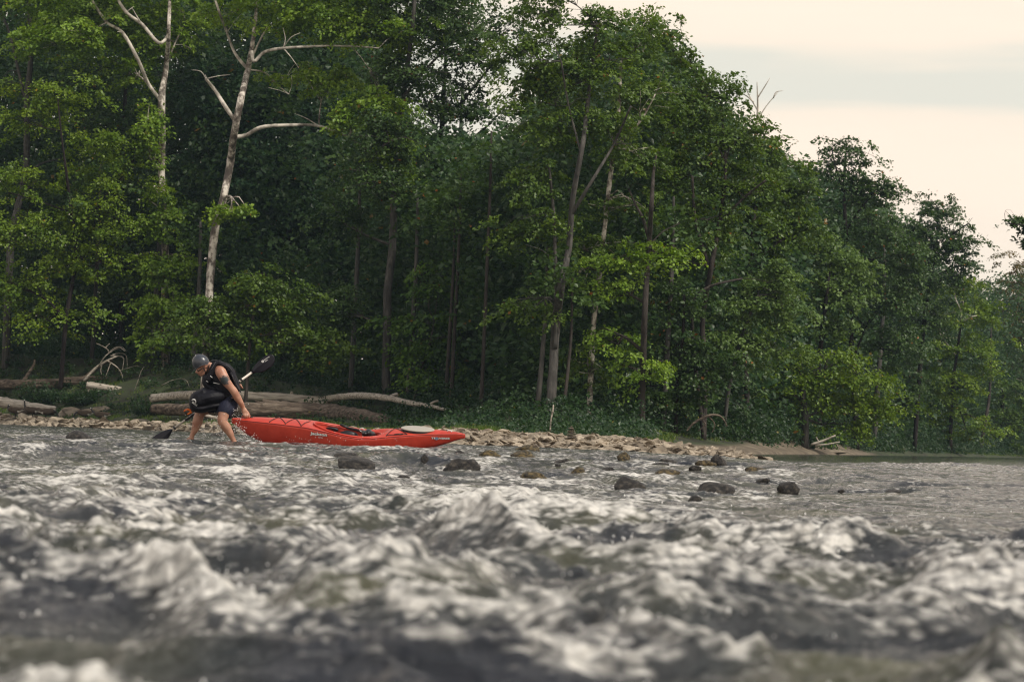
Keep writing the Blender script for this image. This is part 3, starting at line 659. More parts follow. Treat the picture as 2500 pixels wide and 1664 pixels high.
tree('rusty orange-tinged tree at the right edge with bent white limb', 218,
     [(2530, 1108, 8), (2520, 980, 7), (2510, 860, 6), (2500, 760, 4)], 'dark', 'autumn',
     [(2480, 720, 50, 45, 1), (2500, 640, 50, 30, .9), (2485, 830, 40, 50, .9), (2520, 760, 70, 60, .9), (2470, 900, 40, 40, .7), (2550, 900, 60, 80, .9)],
     limbs=[[(2505, 935, 3), (2475, 925, 3), (2460, 938, 2.5), (2480, 958, 2), (2492, 962, 2)], [(2480, 915, 2.5), (2440, 950, 2.5), (2408, 975, 2)]], limb_bark='white', size=.18, k=80)
tree('green bushy tree hanging over the water in the far right corner', 200,
     [(2440, 1106, 6), (2444, 1020, 6), (2450, 940, 4)], 'dark', 'mid',
     [(2450, 960, 55, 35, .9), (2420, 1020, 60, 40, .9), (2490, 1020, 50, 45, .9), (2470, 1070, 70, 25, .8)], size=.2)
tree('nearer dark tree beyond the right edge, only its branch tips against the sky', 95,
     [(2790, 1120, 18), (2780, 900, 16), (2770, 700, 12), (2760, 560, 8), (2765, 420, 5)], 'dark', 'dark',
     [(2478, 540, 32, 12, .8), (2505, 575, 35, 18, .8), (2560, 560, 60, 40, .8), (2700, 540, 130, 100, .7), (2800, 700, 130, 110, .8), (2820, 400, 120, 90, .8), (2750, 860, 110, 90, .8)],
     limbs=[[(2765, 640, 6), (2680, 590, 5), (2590, 565, 4), (2500, 550, 2.5), (2455, 545, 1.5)], [(2590, 565, 3), (2530, 590, 2), (2490, 590, 1.5)]], size=.17, spray=.45)
# bare twigs poking out of the skyline
sn = thing('dead_tree', 'bare twiggy treetop sticking out of the leafy skyline', 'dead tree', gpt(1820, 112))
T = Tubes(); tp = [gpt(1820, 112, -.2)] + [at(x, y, 112) for x, y in ((1825, 800), (1835, 500), (1845, 330), (1850, 270), (1848, 200))]
T.add(tp, [.2, .17, .12, .07, .05, .015], 8, .1, sub=4)
for pts in ([(1846, 300), (1870, 260), (1900, 225)], [(1850, 270), (1830, 235), (1812, 195)], [(1849, 240), (1868, 210), (1880, 190)], [(1840, 250), (1815, 230), (1795, 240)], [(1888, 240), (1895, 225), (1912, 222)]):
    T.add([at(x, y, 112) for x, y in pts], [.035, .025, .01], 6, 0, sub=3)
obj('trunk', T.mesh('trunk'), BARK['white'], sn)

# the wood behind: one mass
def wood():
    n_ = 13000
    px_ = rng.uniform(-900, 3300, n_)
    top = ip(px_, [(-900, -300), (880, -150), (960, 250), (1020, 330), (1280, 330), (1330, 180), (1450, 60), (1560, 60), (1700, 190), (1800, 310), (1900, 380), (2100, 470), (2200, 530), (2330, 680), (2400, 690), (2600, 640), (3300, 500)])
    bot = yh(px_) - 25
    py_ = top + (bot - top) * rng.uniform(0, 1, n_) ** .9
    D_ = ip(px_, TREEL) + rng.uniform(3, 42, n_) ** 1.0 * ip(px_, [(0, 1), (1800, .8), (2500, 1.3)])
    C = atn(px_, py_, D_)
    gzv = ground(C[:, 0], C[:, 1]); C[:, 2] = np.maximum(C[:, 2], gzv + .3)
    Nv = np.stack([rng.normal(0, .35, n_), rng.normal(-.15, .35, n_), np.ones(n_)], 1)
    return C, Nv, rng.uniform(.7, 1.4, n_)
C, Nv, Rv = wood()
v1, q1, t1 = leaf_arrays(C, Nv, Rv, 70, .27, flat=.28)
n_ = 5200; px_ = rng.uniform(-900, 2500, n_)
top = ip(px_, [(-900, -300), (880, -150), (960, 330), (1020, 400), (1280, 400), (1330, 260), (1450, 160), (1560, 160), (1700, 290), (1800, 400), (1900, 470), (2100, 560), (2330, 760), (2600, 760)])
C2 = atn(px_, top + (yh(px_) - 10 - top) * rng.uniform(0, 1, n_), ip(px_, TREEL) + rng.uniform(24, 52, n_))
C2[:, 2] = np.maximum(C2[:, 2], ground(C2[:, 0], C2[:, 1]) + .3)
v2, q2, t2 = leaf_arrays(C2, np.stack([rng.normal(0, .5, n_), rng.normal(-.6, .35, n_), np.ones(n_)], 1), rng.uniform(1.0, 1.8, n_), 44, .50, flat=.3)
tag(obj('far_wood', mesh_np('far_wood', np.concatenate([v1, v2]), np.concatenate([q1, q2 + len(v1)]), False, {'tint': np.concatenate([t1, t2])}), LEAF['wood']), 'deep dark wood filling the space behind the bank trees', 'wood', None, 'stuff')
# trunks half lost in the shade between the front trees
T = None
DARKTR = [('narrow dark trunk left of the straight sycamore in deep shade', 225, 6, 560), ('dark trunk close right of the straight sycamore', 372, 9, 620), ('dim trunk behind the helmet, half lost in shade', 470, 8, 700),
          ('dark trunk in shade above the middle of the logs', 860, 7, 560), ('dark slim trunk just right of the brown trunk', 1000, 7, 640), ('first of three thin dark trunks in the shaded gap', 1092, 5, 640),
          ('second of three thin dark trunks in the shaded gap', 1106, 5, 560), ('third of three thin dark trunks in the shaded gap', 1180, 5, 480), ('dim short grey trunk left of the stout two-stemmed one', 1316, 7, 760),
          ('dark thin trunk close right of the stout two-stemmed one', 1378, 5, 820), ('dark trunk in the shade left of the sandy beach', 1625, 7, 640), ('shadowed trunk behind the feathery light tree', 2140, 7, 760),
          ('shadowed trunk standing at the far right waterline', 2400, 5, 960)]
for lab, x, r_, ytop in DARKTR:
    D = float(ip(x, TREEL)) - .5 + (x * 7 % 5) * .5
    pm = F / D; b = gpt(x, D, -.2)
    th = thing('forest_tree', lab, 'tree', b, 'shaded trunks between the bank trees')
    T = Tubes(); T.add([b, at(x + 4, (yh(x) + ytop) / 2, D), at(x + 16, ytop, D + .5), at(x + 20, ytop - 160, D + .6)], [r_ / pm, r_ * .9 / pm, r_ * .7 / pm, r_ * .4 / pm], 10, .14, sub=4, seed=x)
    obj('trunk', T.mesh('trunk'), BARK['grey' if r_ > 6 else 'brown'], th)
    rr = np.random.default_rng(x)
    c = np.array([at(x + 20 + rr.normal() * 45, ytop - 120 + rr.normal() * 50, D + rr.normal() * 1.5) for _ in range(16)])
    obj('crown', leaves_mesh('crown', c, np.stack([rr.normal(0, .3, 16), rr.normal(0, .3, 16), np.ones(16)], 1), rr.uniform(.5, .9, 16), 50, .2, r=rr), LEAF['dark'], th)

# low growth along the bank: one mass of leaves, one of grass
def scatter(n_, pxr, l0, l1, r=rng):
    px_ = r.uniform(pxr[0], pxr[1], n_)
    sp = ip(px_, TREEL) - ip(px_, SHORE)
    D_ = ip(px_, SHORE) + sp * r.uniform(l0, l1, n_)
    return px_, D_, (px_ - W / 2) / F * D_
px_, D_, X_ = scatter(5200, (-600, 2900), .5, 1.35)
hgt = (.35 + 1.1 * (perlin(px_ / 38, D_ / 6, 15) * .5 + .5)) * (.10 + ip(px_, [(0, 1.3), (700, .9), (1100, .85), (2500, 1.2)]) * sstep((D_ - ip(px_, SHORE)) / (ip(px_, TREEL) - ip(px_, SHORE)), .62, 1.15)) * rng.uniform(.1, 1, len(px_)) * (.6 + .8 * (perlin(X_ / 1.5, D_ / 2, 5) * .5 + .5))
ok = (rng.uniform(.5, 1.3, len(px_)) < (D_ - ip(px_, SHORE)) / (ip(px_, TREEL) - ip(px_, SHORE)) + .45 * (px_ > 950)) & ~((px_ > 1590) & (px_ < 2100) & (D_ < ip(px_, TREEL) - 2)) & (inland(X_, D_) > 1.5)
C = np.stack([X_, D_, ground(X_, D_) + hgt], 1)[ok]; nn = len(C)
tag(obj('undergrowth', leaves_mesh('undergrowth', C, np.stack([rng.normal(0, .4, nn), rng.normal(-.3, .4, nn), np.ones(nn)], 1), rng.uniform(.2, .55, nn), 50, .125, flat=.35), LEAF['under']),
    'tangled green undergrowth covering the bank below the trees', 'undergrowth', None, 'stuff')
def grass_mesh(name, X, Y, hs, per, w=.012, z=None):
    M = len(X); k = per
    bx = np.repeat(X, k) + rng.normal(0, .10, M * k); by = np.repeat(Y, k) + rng.normal(0, .10, M * k)
    bz = (ground(bx, by) if z is None else np.repeat(z, k)) - .02
    h_ = np.repeat(hs, k) * rng.uniform(.5, 1.2, M * k)
    an = rng.uniform(0, 2 * np.pi, M * k); ln = h_ * rng.uniform(.1, .6, M * k)
    dx, dy = np.cos(an), np.sin(an)
    b = np.stack([bx, by, bz], 1); side = np.stack([-dy, dx, 0 * dx], 1) * w
    side[:, 0] = np.abs(side[:, 0]) + w * .4
    mid = b + np.stack([dx * ln * .3, dy * ln * .3, h_ * .6], 1); tip = b + np.stack([dx * ln, dy * ln, h_], 1)
    v = np.stack([b - side, b + side, mid + side * .8, tip, mid - side * .8], 1).reshape(-1, 3)
    q = (np.arange(M * k) * 5)[:, None]
    quads = np.concatenate([q + [0, 1, 2, 4], q + [4, 2, 3, 3]], 0)
    return v, q, np.repeat(rng.uniform(0, 1, M * k), 5)
def grass_obj(name, X, Y, hs, per, w):
    v, q, t = grass_mesh(name, X, Y, hs, per, w)
    faces = np.concatenate([q + [0, 1, 2], q + [0, 2, 4], q + [4, 2, 3]], 0)
    return mesh_np(name, v, faces, False, {'tint': t})
px_, D_, X_ = scatter(5200, (-500, 2700), .06, .95)
dens = perlin(X_ / 1.2, D_ / 3, 8) * .5 + .5
Lg = inland(X_, D_)
ok = (Lg > ip(px_, [(0, 2.5), (900, 3.5), (1200, 8), (1500, 12), (1620, 11), (1680, 18), (2500, 1)])) & ((Lg < ip(px_, [(800, 60), (1000, 26), (1600, 24)])) | (px_ > 1620)) & (rng.uniform(0, 1, len(X_)) < dens + .25) & ~((px_ > 1650) & (px_ < 2070) & (D_ < ip(px_, TREEL) - 3))
tag(obj('grass', grass_obj('grass', X_[ok], D_[ok], (.06 + .13 * dens[ok]) * rng.uniform(.6, 1.2, ok.sum()), 16, .012), LEAF['grass']), 'bright green grass and weeds along the top of the stones', 'grass', None, 'stuff')

def plant(label, px0, D, rx, hgt, n_, leaf='under', size=.09, name='leafy_shrub', cat='shrub'):
    b = gpt(px0, D, -.03); th = thing(name, label, cat, b)
    rr = np.random.default_rng(int(px0)); T = Tubes(); c = []
    for i in range(n_):
        a = rr.uniform(0, 6.28); r_ = rx * math.sqrt(rr.uniform(0, 1)); hh = hgt * rr.uniform(.35, 1) * (1 - .5 * (r_ / rx) ** 2)
        e_ = b + Vector((math.cos(a) * r_, math.sin(a) * r_, hh))
        T.add([b + Vector((math.cos(a), math.sin(a), 0)) * r_ * .25, (b + e_) / 2 + Vector((0, 0, hh * .12)), e_], [.012, .009, .004], 4, 0, sub=2, cap=False); c.append(e_)
        c.append((b + e_ * 2) / 3)
    c = np.array(c); M = len(c)
    obj('stem', T.mesh('stem'), BARK['brown'], th)
    obj('foliage', leaves_mesh('foliage', c, np.stack([rr.normal(0, .4, M), rr.normal(-.2, .4, M), np.ones(M)], 1), rr.uniform(.12, .26, M), 22, size, r=rr, flat=.3), LEAF[leaf], th)
plant('tall leafy weed clump standing before the left root of the fallen log', 86, 115.5, .95, 1.7, 70)
plant('low bushy weeds left of the middle of the left bank', 205, 115, 1.1, .8, 70)
plant('leafy weeds just left of the paddler before the fallen logs', 375, 108, .9, .95, 60)
plant('sprawling green weeds on the slope above the geese', 140, 116.5, 1.3, .6, 60)
plant('small leafy plant under the end of the long bare log', 1095, 93, .5, .5, 26)
plant('pale seedling weeds at the edge of the stones beside the cairn', 1450, 62, .3, .3, 14, size=.06)
plant('thin leafy weed beside the upright stick', 1330, 66, .25, .45, 12, size=.06)
plant('lone weed sprig at the left end of the sandy beach', 1520, 64, .15, .35, 6, size=.05)
gb = gpt(1180, 66); th = thing('grass_tuft', 'bright green grass tuft at the top of the stone spit', 'grass tuft', gb)
M_ = 46; gx = gb.x + rng.normal(0, .28, M_); gy = gb.y + rng.normal(0, .3, M_)
obj('blades', grass_obj('blades', gx, gy, np.full(M_, .34), 26, .006), LEAF['grass'], th)

# ------------------------------------------------------------------ driftwood
def log(name, label, pts, D, mat, cat='log', wob=.18, extra=(), sides=16, sub=7):
    """pts: (px, py, radius px, depth offset)"""
    pm = F / D
    P = [at(p[0], p[1], D + (p[3] if len(p) > 3 else 0)) for p in pts]
    c = sum(P, Vector()) / len(P)
    th = thing(name, label, cat, Vector((c.x, c.y, min(p.z for p in P))))
    T = Tubes(); T.add(P, [p[2] / pm for p in pts], sides, wob, sub=sub, seed=pts[0][0])
    obj('trunk', T.mesh('trunk'), mat, th)
    for ex in extra:
        E = Tubes()
        for line in (ex if isinstance(ex[0], list) else [ex]):
            E.add([at(p[0], p[1], D + (p[3] if len(p) > 3 else 0)) for p in line], [p[2] / pm for p in line], 8, .12, sub=4, seed=line[0][0])
        obj('branch', E.mesh('branch'), mat, th)
    return th
log('fallen_log', 'long smooth bleached log ending in a thin crooked branch, behind paddler and kayak', [(372, 972, 11, 3), (430, 966, 11, 2), (520, 964, 11.5), (620, 967, 12), (700, 971, 11.5), (775, 978, 11), (800, 974, 9), (835, 968, 8, -2), (890, 966, 8, -4), (950, 972, 7, -6), (1000, 983, 6, -8), (1050, 991, 5, -10), (1088, 1000, 3, -11)], 103, DRIFT,
    extra=[[(948, 972, 5, -6), (962, 965, 5, -6), (972, 962, 3.5, -6)], [(1046, 990, 4, -10), (1060, 981, 3, -10), (1071, 978, 2.5, -10)], [(712, 962, 4), (713, 955, 3)], [(775, 982, 11), (795, 988, 9), (806, 984, 5)]], wob=.16)
log('fallen_log', 'thick weathered brown log with a pointed stump of a branch, right behind the kayak', [(374, 998, 12, 3), (450, 1000, 16, 2), (560, 1002, 19), (650, 1003, 22), (720, 1004, 23), (800, 1009, 23), (870, 1017, 21, -2), (930, 1026, 17, -4), (965, 1033, 12, -5), (990, 1042, 7, -6)], 97, DRIFTD,
    extra=[[(695, 998, 16), (672, 990, 13), (655, 984, 9), (640, 977, 5)], [(640, 985, 5), (630, 982, 4), (622, 978, 2)]], wob=.22, sides=20)
log('fallen_log', 'bleached broken log lying at the far left above the geese', [(-160, 965, 12, 2), (-60, 972, 12, 1), (0, 980, 13), (50, 989, 12), (100, 995, 10), (136, 1000, 8)], 113, DRIFT, wob=.2, extra=[[(60, 1002, 7), (100, 1006, 6), (134, 1010, 3)]])
log('fallen_log', 'dark split log under the bleached one on the left shore', [(30, 1003, 5), (80, 1004, 7), (120, 1006, 7), (133, 1007, 4)], 112.2, DRIFTD)
log('fallen_tree', 'dark furrowed fallen tree lying across the left bank, crooked limb upright', [(-120, 930, 12, 2), (-20, 938, 13, 1), (60, 938, 12), (130, 936, 13), (200, 930, 12), (260, 930, 11), (320, 935, 9), (370, 942, 7), (405, 950, 5), (425, 958, 3)], 118.5, DRIFTD, 'fallen tree', .25,
    extra=[[(55, 935, 6), (70, 910, 4), (82, 892, 3), (85, 878, 2)], [[(205, 928, 8), (225, 908, 5), (250, 888, 4), (275, 878, 3)]]])
log('fallen_log', 'stubby bleached log with torn roots left of the paddler', [(212, 940, 9), (250, 945, 9), (290, 952, 8), (330, 962, 6), (352, 968, 3)], 116.5, DRIFT, extra=[[(215, 955, 6), (232, 948, 5), (246, 940, 4)], [(236, 950, 2), (245, 968, 1.5)]])
log('driftwood_branch', 'forked thin dead branch low on the bank right of the beach weeds', [(1676, 1052, 1.5), (1692, 1034, 3), (1712, 1022, 3.5), (1740, 1012, 3), (1762, 1018, 2), (1775, 1040, 1.5)], 89, DRIFTD, 'branch', extra=[[(1712, 1024, 2), (1722, 1036, 1.5), (1704, 1052, 1)], [(1730, 1016, 1.6), (1745, 1035, 1.2), (1738, 1056, 1)]])
log('driftwood_branch', 'slim grey stick lying on the stones below the brown log', [(640, 1048, 2), (660, 1038, 2), (683, 1018, 1.5)], 88, DRIFT, 'stick', extra=[[(645, 1047, 1.5), (680, 1037, 1.2)]], sub=3)
log('driftwood_branch', 'short pale stick lying between the paddler and the log', [(498, 1012, 4), (520, 1018, 4), (548, 1023, 3)], 86, DRIFT, 'stick', sub=3)
log('fallen_log', 'low dark log half hidden in grass right of the long bare log', [(1020, 1050, 5), (1080, 1046, 6), (1150, 1044, 5), (1220, 1030, 4)], 84, DRIFTD, sub=4)
log('driftwood_branch', 'thin upright pale stick before the stout two-stemmed trunk', [(1343, 1052, 2), (1345, 1025, 2), (1350, 1000, 2.5), (1351, 988, 1.5)], 64, DRIFT, 'stick', sub=3)
log('driftwood_branch', 'small leaning pale stick in the grass above the kayak bow end', [(1165, 1005, 1.5), (1170, 997, 2), (1178, 988, 1.5)], 90, DRIFT, 'stick', sub=3)
log('driftwood_branch', 'tangle of dead branches lying at the end of the sandy beach', [(1980, 1085, 3), (2010, 1075, 3), (2040, 1062, 2)], 108, DRIFT, 'branch', extra=[[(1990, 1086, 2), (2020, 1084, 2), (2050, 1078, 1.5)], [(2000, 1080, 2), (1992, 1066, 1.5)]], sub=3)
# upright dead crown with curled twigs
D = 118; pm = F / D
th = thing('dead_branch', 'bare twiggy branch fanning upright from the fallen tree left of the paddler', 'branch', at(205, 930, D))
T = Tubes(); T.add([at(205, 930, D), at(232, 900, D), at(262, 880, D), at(285, 870, D)], [.08, .07, .05, .03], 7, .1, sub=3)
obj('branch', T.mesh('branch'), DRIFT, th)
tw = [[(240, 895), (255, 872), (266, 862), (290, 848), (306, 858)], [(266, 862), (262, 852), (245, 842), (235, 838)], [(258, 848), (268, 838)], [(270, 868), (300, 872), (300, 895), (298, 905)], [(275, 866), (292, 862), (308, 868), (311, 900)],
      [(262, 880), (285, 895), (297, 912), (302, 935)], [(270, 885), (265, 900), (258, 918)], [(250, 885), (246, 902), (248, 915)], [(285, 870), (296, 868), (304, 876)], [(266, 862), (272, 854), (290, 852)], [(255, 872), (275, 852), (295, 846), (308, 856)], [(290, 905), (330, 893), (342, 895)], [(325, 900), (340, 915), (345, 930)]]
for i, pts in enumerate(tw):
    T = Tubes(); r0 = .032 if i < 8 else .018
    T.add([at(x, y, D + (i % 5 - 2) * .25 * (j > 0)) for j, (x, y) in enumerate(pts)], [r0 * (1 - .65 * j / (len(pts) - 1)) for j in range(len(pts))], 6, .1, sub=4)
    obj('twig', T.mesh('twig'), DRIFT, th)
th = thing('dead_branch', 'arched grass-thin bare twig beside the paddler on the left', 'branch', at(400, 945, 112))
T = Tubes(); T.add([at(x, y, 112) for x, y in ((395, 940), (420, 928), (445, 924), (458, 932), (462, 945))], [.02, .02, .017, .014, .008], 6, 0, sub=4)
obj('twig', T.mesh('twig'), DRIFT, th); T = Tubes()
T.add([at(x, y, 112) for x, y in ((330, 950), (338, 925), (345, 905), (352, 894))], [.02, .018, .014, .008], 6, 0, sub=4)
obj('twig', T.mesh('twig'), DRIFT, th)

# ------------------------------------------------------------------ rocks
def rock_mesh(name, seed, flat=1.0, level_=3, sharp=.35, rnd=.25):
    bm = bmesh.new(); bmesh.ops.create_icosphere(bm, subdivisions=level_, radius=1)
    s = Vector((seed * 3.1, seed * 1.7, seed * 5.3))
    r = random.Random(seed)
    planes = [(Vector((r.gauss(0, 1), r.gauss(0, 1), r.gauss(0, 1.3))).normalized(), r.uniform(.55, .85)) for _ in range(int(12 * sharp) + 3)]
    for v in bm.verts:
        p = v.co.copy()
        p *= 1 + rnd * mn.noise(p * 1.1 + s) + .10 * mn.noise(p * 3 + s)
        for n_, d in planes:
            k = p.dot(n_)
            if k > d: p -= n_ * (k - d) * min(1, sharp * 2.2)
        p *= 1 + .025 * mn.noise(p * 9 + s)
        p.z *= flat; v.co = p
    me = bpy.data.meshes.new(name); bm.to_mesh(me); bm.free()
    me.polygons.foreach_set('use_smooth', [sharp < .5] * len(me.polygons)); me.update()
    return me
for i, (x, y, w, hh, mo, lab) in enumerate(BLD):
    D = water_depth(x, y); pm = F / D; p = at(x, y, D)
    rm = rock_mesh('boulder', i + (3 if i != 15 else 77), 1.0, 4, .30, .34)
    o = obj('river_boulder', rm, MOSSY if mo else BOULDER)
    top = water_z(p.x, p.y)
    hm = hh / pm
    o.scale = (w / pm / 1.75, w / pm / 1.9, hm * .85)
    o.location = (p.x, p.y + w / pm * .25, p.z + hm * .15)
    o.rotation_euler = (R(random.uniform(-8, 8)), R(random.uniform(-12, 12)), random.uniform(-.5, .5))
    tag(o, lab, 'boulder')

BIG = [(178, 1010, 60, 32, 'pale pointed boulder on the left shore behind the geese'), (205, 1018, 56, 22, 'sandstone block right of the pale pointed boulder'), (160, 1018, 40, 24, 'rounded tan boulder left of the pale pointed one'), (250, 1014, 56, 18, 'wide flat tan slab at the grass edge above the geese'),
       (1107, 1052, 44, 14, 'large reddish slab just beyond the kayak stern'), (75, 1018, 40, 10, 'flat grey slab behind the leftmost goose'), (345, 1030, 50, 12, 'long tan slab left of the paddler')]
for i, (x, y, w, hh, lab) in enumerate(BIG):
    D = 113 if x < 400 else 68
    if x == 345: D = 104
    p = gpt(x, D); pm = F / D
    o = obj('shore_boulder', rock_mesh('boulder', 60 + i, 1, 3, .8, .2), STONE)
    o.scale = (w / pm / 1.8, w / pm / 2.4, hh / pm / 1.3); q = at(x, y, D); o.location = (q.x, q.y, max(p.z, q.z) - .02)
    o.rotation_euler = (0, R(random.uniform(-8, 8)), random.uniform(-.4, .4)); tag(o, lab, 'boulder')

SL = [rock_mesh('flat_stone', 100 + i, random.uniform(.22, .42), 2, .95, .22) for i in range(9)]
for s_ in SL: s_.materials.append(STONE)
def stone_spots(n_, pxr, lr):
    px_ = rng.uniform(*pxr, n_); L_ = rng.uniform(*lr, n_)
    D_ = ip(px_, SHORE) + L_; X_ = (px_ - W / 2) / F * D_
    return X_, D_
Xa, Ya = stone_spots(2600, (-500, 1000), (-.8, 5.0))
Xb, Yb = stone_spots(3800, (1000, 1660), (-.6, 12.0))
tt = rng.uniform(0, 1, 1100); Xc = SPIT_A.x + (SPIT_B.x - SPIT_A.x) * tt + rng.normal(0, .55, 1100); Yc = SPIT_A.y + (SPIT_B.y - SPIT_A.y) * tt + rng.normal(0, 1.1, 1100)
Xs, Ys = np.concatenate([Xa, Xb, Xc]), np.concatenate([Ya, Yb, Yc])
L_ = inland(Xs, Ys); pxs = px_of(Xs, Ys)
ok = (L_ > -.7) & ~((pxs > 1640) & (L_ > 3)) & (L_ < ip(pxs, [(-500, 4), (600, 4), (1000, 7), (1250, 11), (1500, 10), (1640, 8)]) * (.75 + .5 * rng.uniform(0, 1, len(Xs))))
Xs, Ys = Xs[ok], Ys[ok]
Zs = ground(Xs, Ys); sz = (.0021 * Ys) * rng.uniform(.5, 1.5, len(Xs)) ** 1.3
order = np.argsort(-(sz / Ys) * (Zs > level(Xs, Ys) - .05))
def stone_matrix(i):
    s = sz[i]
    return Matrix.Translation((Xs[i], Ys[i], Zs[i] + s * .12)) @ Matrix.Rotation(rng.uniform(0, 6.28), 4, 'Z') @ Matrix.Rotation(rng.normal(-.12, .36), 4, 'X') @ Matrix.Rotation(rng.normal(0, .30), 4, 'Y') @ Matrix.Diagonal((s * rng.uniform(.9, 1.5), s * rng.uniform(.7, 1.1), s * rng.uniform(.7, 1.3), 1))
for i in order[:290]:
    o = bpy.data.objects.new('flat_stone', random.choice(SL)); COL.objects.link(o)
    o.matrix_world = stone_matrix(i); tag(o, 'tan flat stone among the loose slabs at the water edge', 'stone', 'loose flat stones on the shore and the spit')
cos_ = [np.array([v.co[:] for v in s_.vertices]) for s_ in SL]; fcs = [np.array([p.vertices[:] for p in s_.polygons]) for s_ in SL]
V_, F_, off = [], [], 0
for i in order[290:]:
    j = rng.integers(len(SL)); mt = np.array(stone_matrix(i)); c = cos_[j] @ mt[:3, :3].T + mt[:3, 3]
    V_.append(c); F_.append(fcs[j] + off); off += len(c)
RUB = noisy('rubble_stone', [(.32, (.07, .058, .045)), (.48, (.23, .19, .14)), (.64, (.46, .39, .30))], 2.3, (1, 1, 1), .88, bump=.5, bdist=.02, spec=.2, bscale=12, detail=7)
tag(obj('rubble', mesh_np('rubble', np.concatenate(V_), np.concatenate(F_), False), RUB), 'loose tan rubble spread along the shore and the spit', 'rubble', None, 'stuff')
# stones on the beach
for i, (x, D, s, lab) in enumerate([(1905, 92, .32, 'small pale stone on the sandy beach, left of the bigger one'), (1945, 96, .5, 'pale flat stone midway along the sandy beach'), (2050, 119, .7, 'pale stone at the far end of the sandy beach')]):
    o = obj('beach_stone', rock_mesh('beach_stone', 150 + i, .4, 2, .7), STONE); p = gpt(x, D); o.location = p + Vector((0, 0, s * .05)); o.scale = (s, s * .6, s * .5); tag(o, lab, 'stone')

# cairn
RUBD = noisy('weathered_stone', [(.32, (.05, .042, .034)), (.5, (.15, .125, .095)), (.68, (.32, .27, .21))], 5, (1, 1, 2), .88, bump=.5, bdist=.02, spec=.2)
cb = gpt(1402, 51.4)
th = thing('stone_cairn', 'cairn of stacked flat stones on the spit', 'cairn', cb)
zc = cb.z - .02; pmc = F / 51.6
top_z = at(1400, 1040, 51.4).z
nst = 13; hgt_ = (top_z - zc) / nst
for i in range(nst):
    t = i / (nst - 1); w = (.17 * (1 - t) + .055) * random.uniform(.85, 1.15)
    if i == nst - 2: w *= 1.35
    o = obj('flat_stone', rock_mesh('cairn_stone', 200 + i, .5, 2, .9, .2), RUBD, th)
    o.matrix_parent_inverse = Matrix.Translation(cb).inverted()
    o.scale = (w, w * .8, hgt_ * 1.25); o.location = (cb.x + random.uniform(-.03, .03) * (1 - t), cb.y, zc + hgt_ * (i + .5)); o.rotation_euler = (0, R(random.uniform(-7, 7)), random.uniform(-1, 1))

# ------------------------------------------------------------------ soft bodies grown from overlapping limbs
U = 1 / (F / 33.0)                                  # metres per photo pixel at the paddler
PD = 33.05
def ellipsoid(bm, c, rx, ry, rz, rot=0.0):
    m_ = Matrix.Translation(c) @ Matrix.Rotation(rot, 4, 'Y') @ Matrix.Diagonal((rx, ry, rz, 1))
    bmesh.ops.create_icosphere(bm, subdivisions=3, radius=1, matrix=m_)
def chain(bm, pts, sub=5, seg=16, cap=True, D0=None):
    """pts: (px, py, dy, radius px in the picture plane, radius m in depth)"""
    D0 = PD if D0 is None else D0
    P = [at(p[0], p[1], D0 + p[2]) for p in pts]; A_ = [p[3] * U for p in pts]; B_ = [p[4] for p in pts]
    n_ = len(P); Q = []
    for i in range(n_ - 1):
        p0, p1, p2, p3 = P[max(i - 1, 0)], P[i], P[i + 1], P[min(i + 2, n_ - 1)]
        for j in range(sub):
            t = j / sub; e_ = t * t * (3 - 2 * t)
            Q.append((.5 * ((2 * p1) + (p2 - p0) * t + (2 * p0 - 5 * p1 + 4 * p2 - p3) * t * t + (3 * p1 - p0 - 3 * p2 + p3) * t ** 3), A_[i] + (A_[i + 1] - A_[i]) * e_, B_[i] + (B_[i + 1] - B_[i]) * e_))
    Q.append((P[-1], A_[-1], B_[-1]))
    rows = []
    for i, (p, a, b) in enumerate(Q):
        d = (Q[min(i + 1, len(Q) - 1)][0] - Q[max(i - 1, 0)][0]).normalized()
        yv = Vector((0, 1, 0)); yv = (yv - d * yv.dot(d)).normalized(); xv = d.cross(yv)
        rows.append([bm.verts.new(p + xv * a * math.cos(2 * math.pi * k / seg) + yv * b * math.sin(2 * math.pi * k / seg)) for k in range(seg)])
    for r0, r1 in zip(rows, rows[1:]):
        for k in range(seg): bm.faces.new((r0[k], r0[(k + 1) % seg], r1[(k + 1) % seg], r1[k]))
    bm.faces.new(rows[0][::-1]); bm.faces.new(rows[-1])
    if cap:
        for (p, a, b) in (Q[0], Q[-1]): ellipsoid(bm, p, a * .98, b * .98, a * .98)
def grow(name, build, voxel, smooth, mat, parent, fn=None, factor=.5):
    bm = bmesh.new(); build(bm)
    bmesh.ops.recalc_face_normals(bm, faces=bm.faces)
    me = bpy.data.meshes.new('raw'); bm.to_mesh(me); bm.free()
    t = bpy.data.objects.new('raw', me); COL.objects.link(t)
    a = t.modifiers.new('r', 'REMESH'); a.mode = 'VOXEL'; a.voxel_size = voxel
    b = t.modifiers.new('s', 'SMOOTH'); b.iterations = smooth; b.factor = factor
    dg = bpy.context.evaluated_depsgraph_get()
    me2 = bpy.data.meshes.new_from_object(t.evaluated_get(dg)); me2.name = name
    bpy.data.objects.remove(t); bpy.data.meshes.remove(me)
    if fn is not None:
        for v in me2.vertices: v.co = fn(v.co.copy(), v.normal.copy())
    me2.materials.clear()
    me2.polygons.foreach_set('use_smooth', [True] * len(me2.polygons)); me2.update()
    return obj(name, me2, mat, parent)

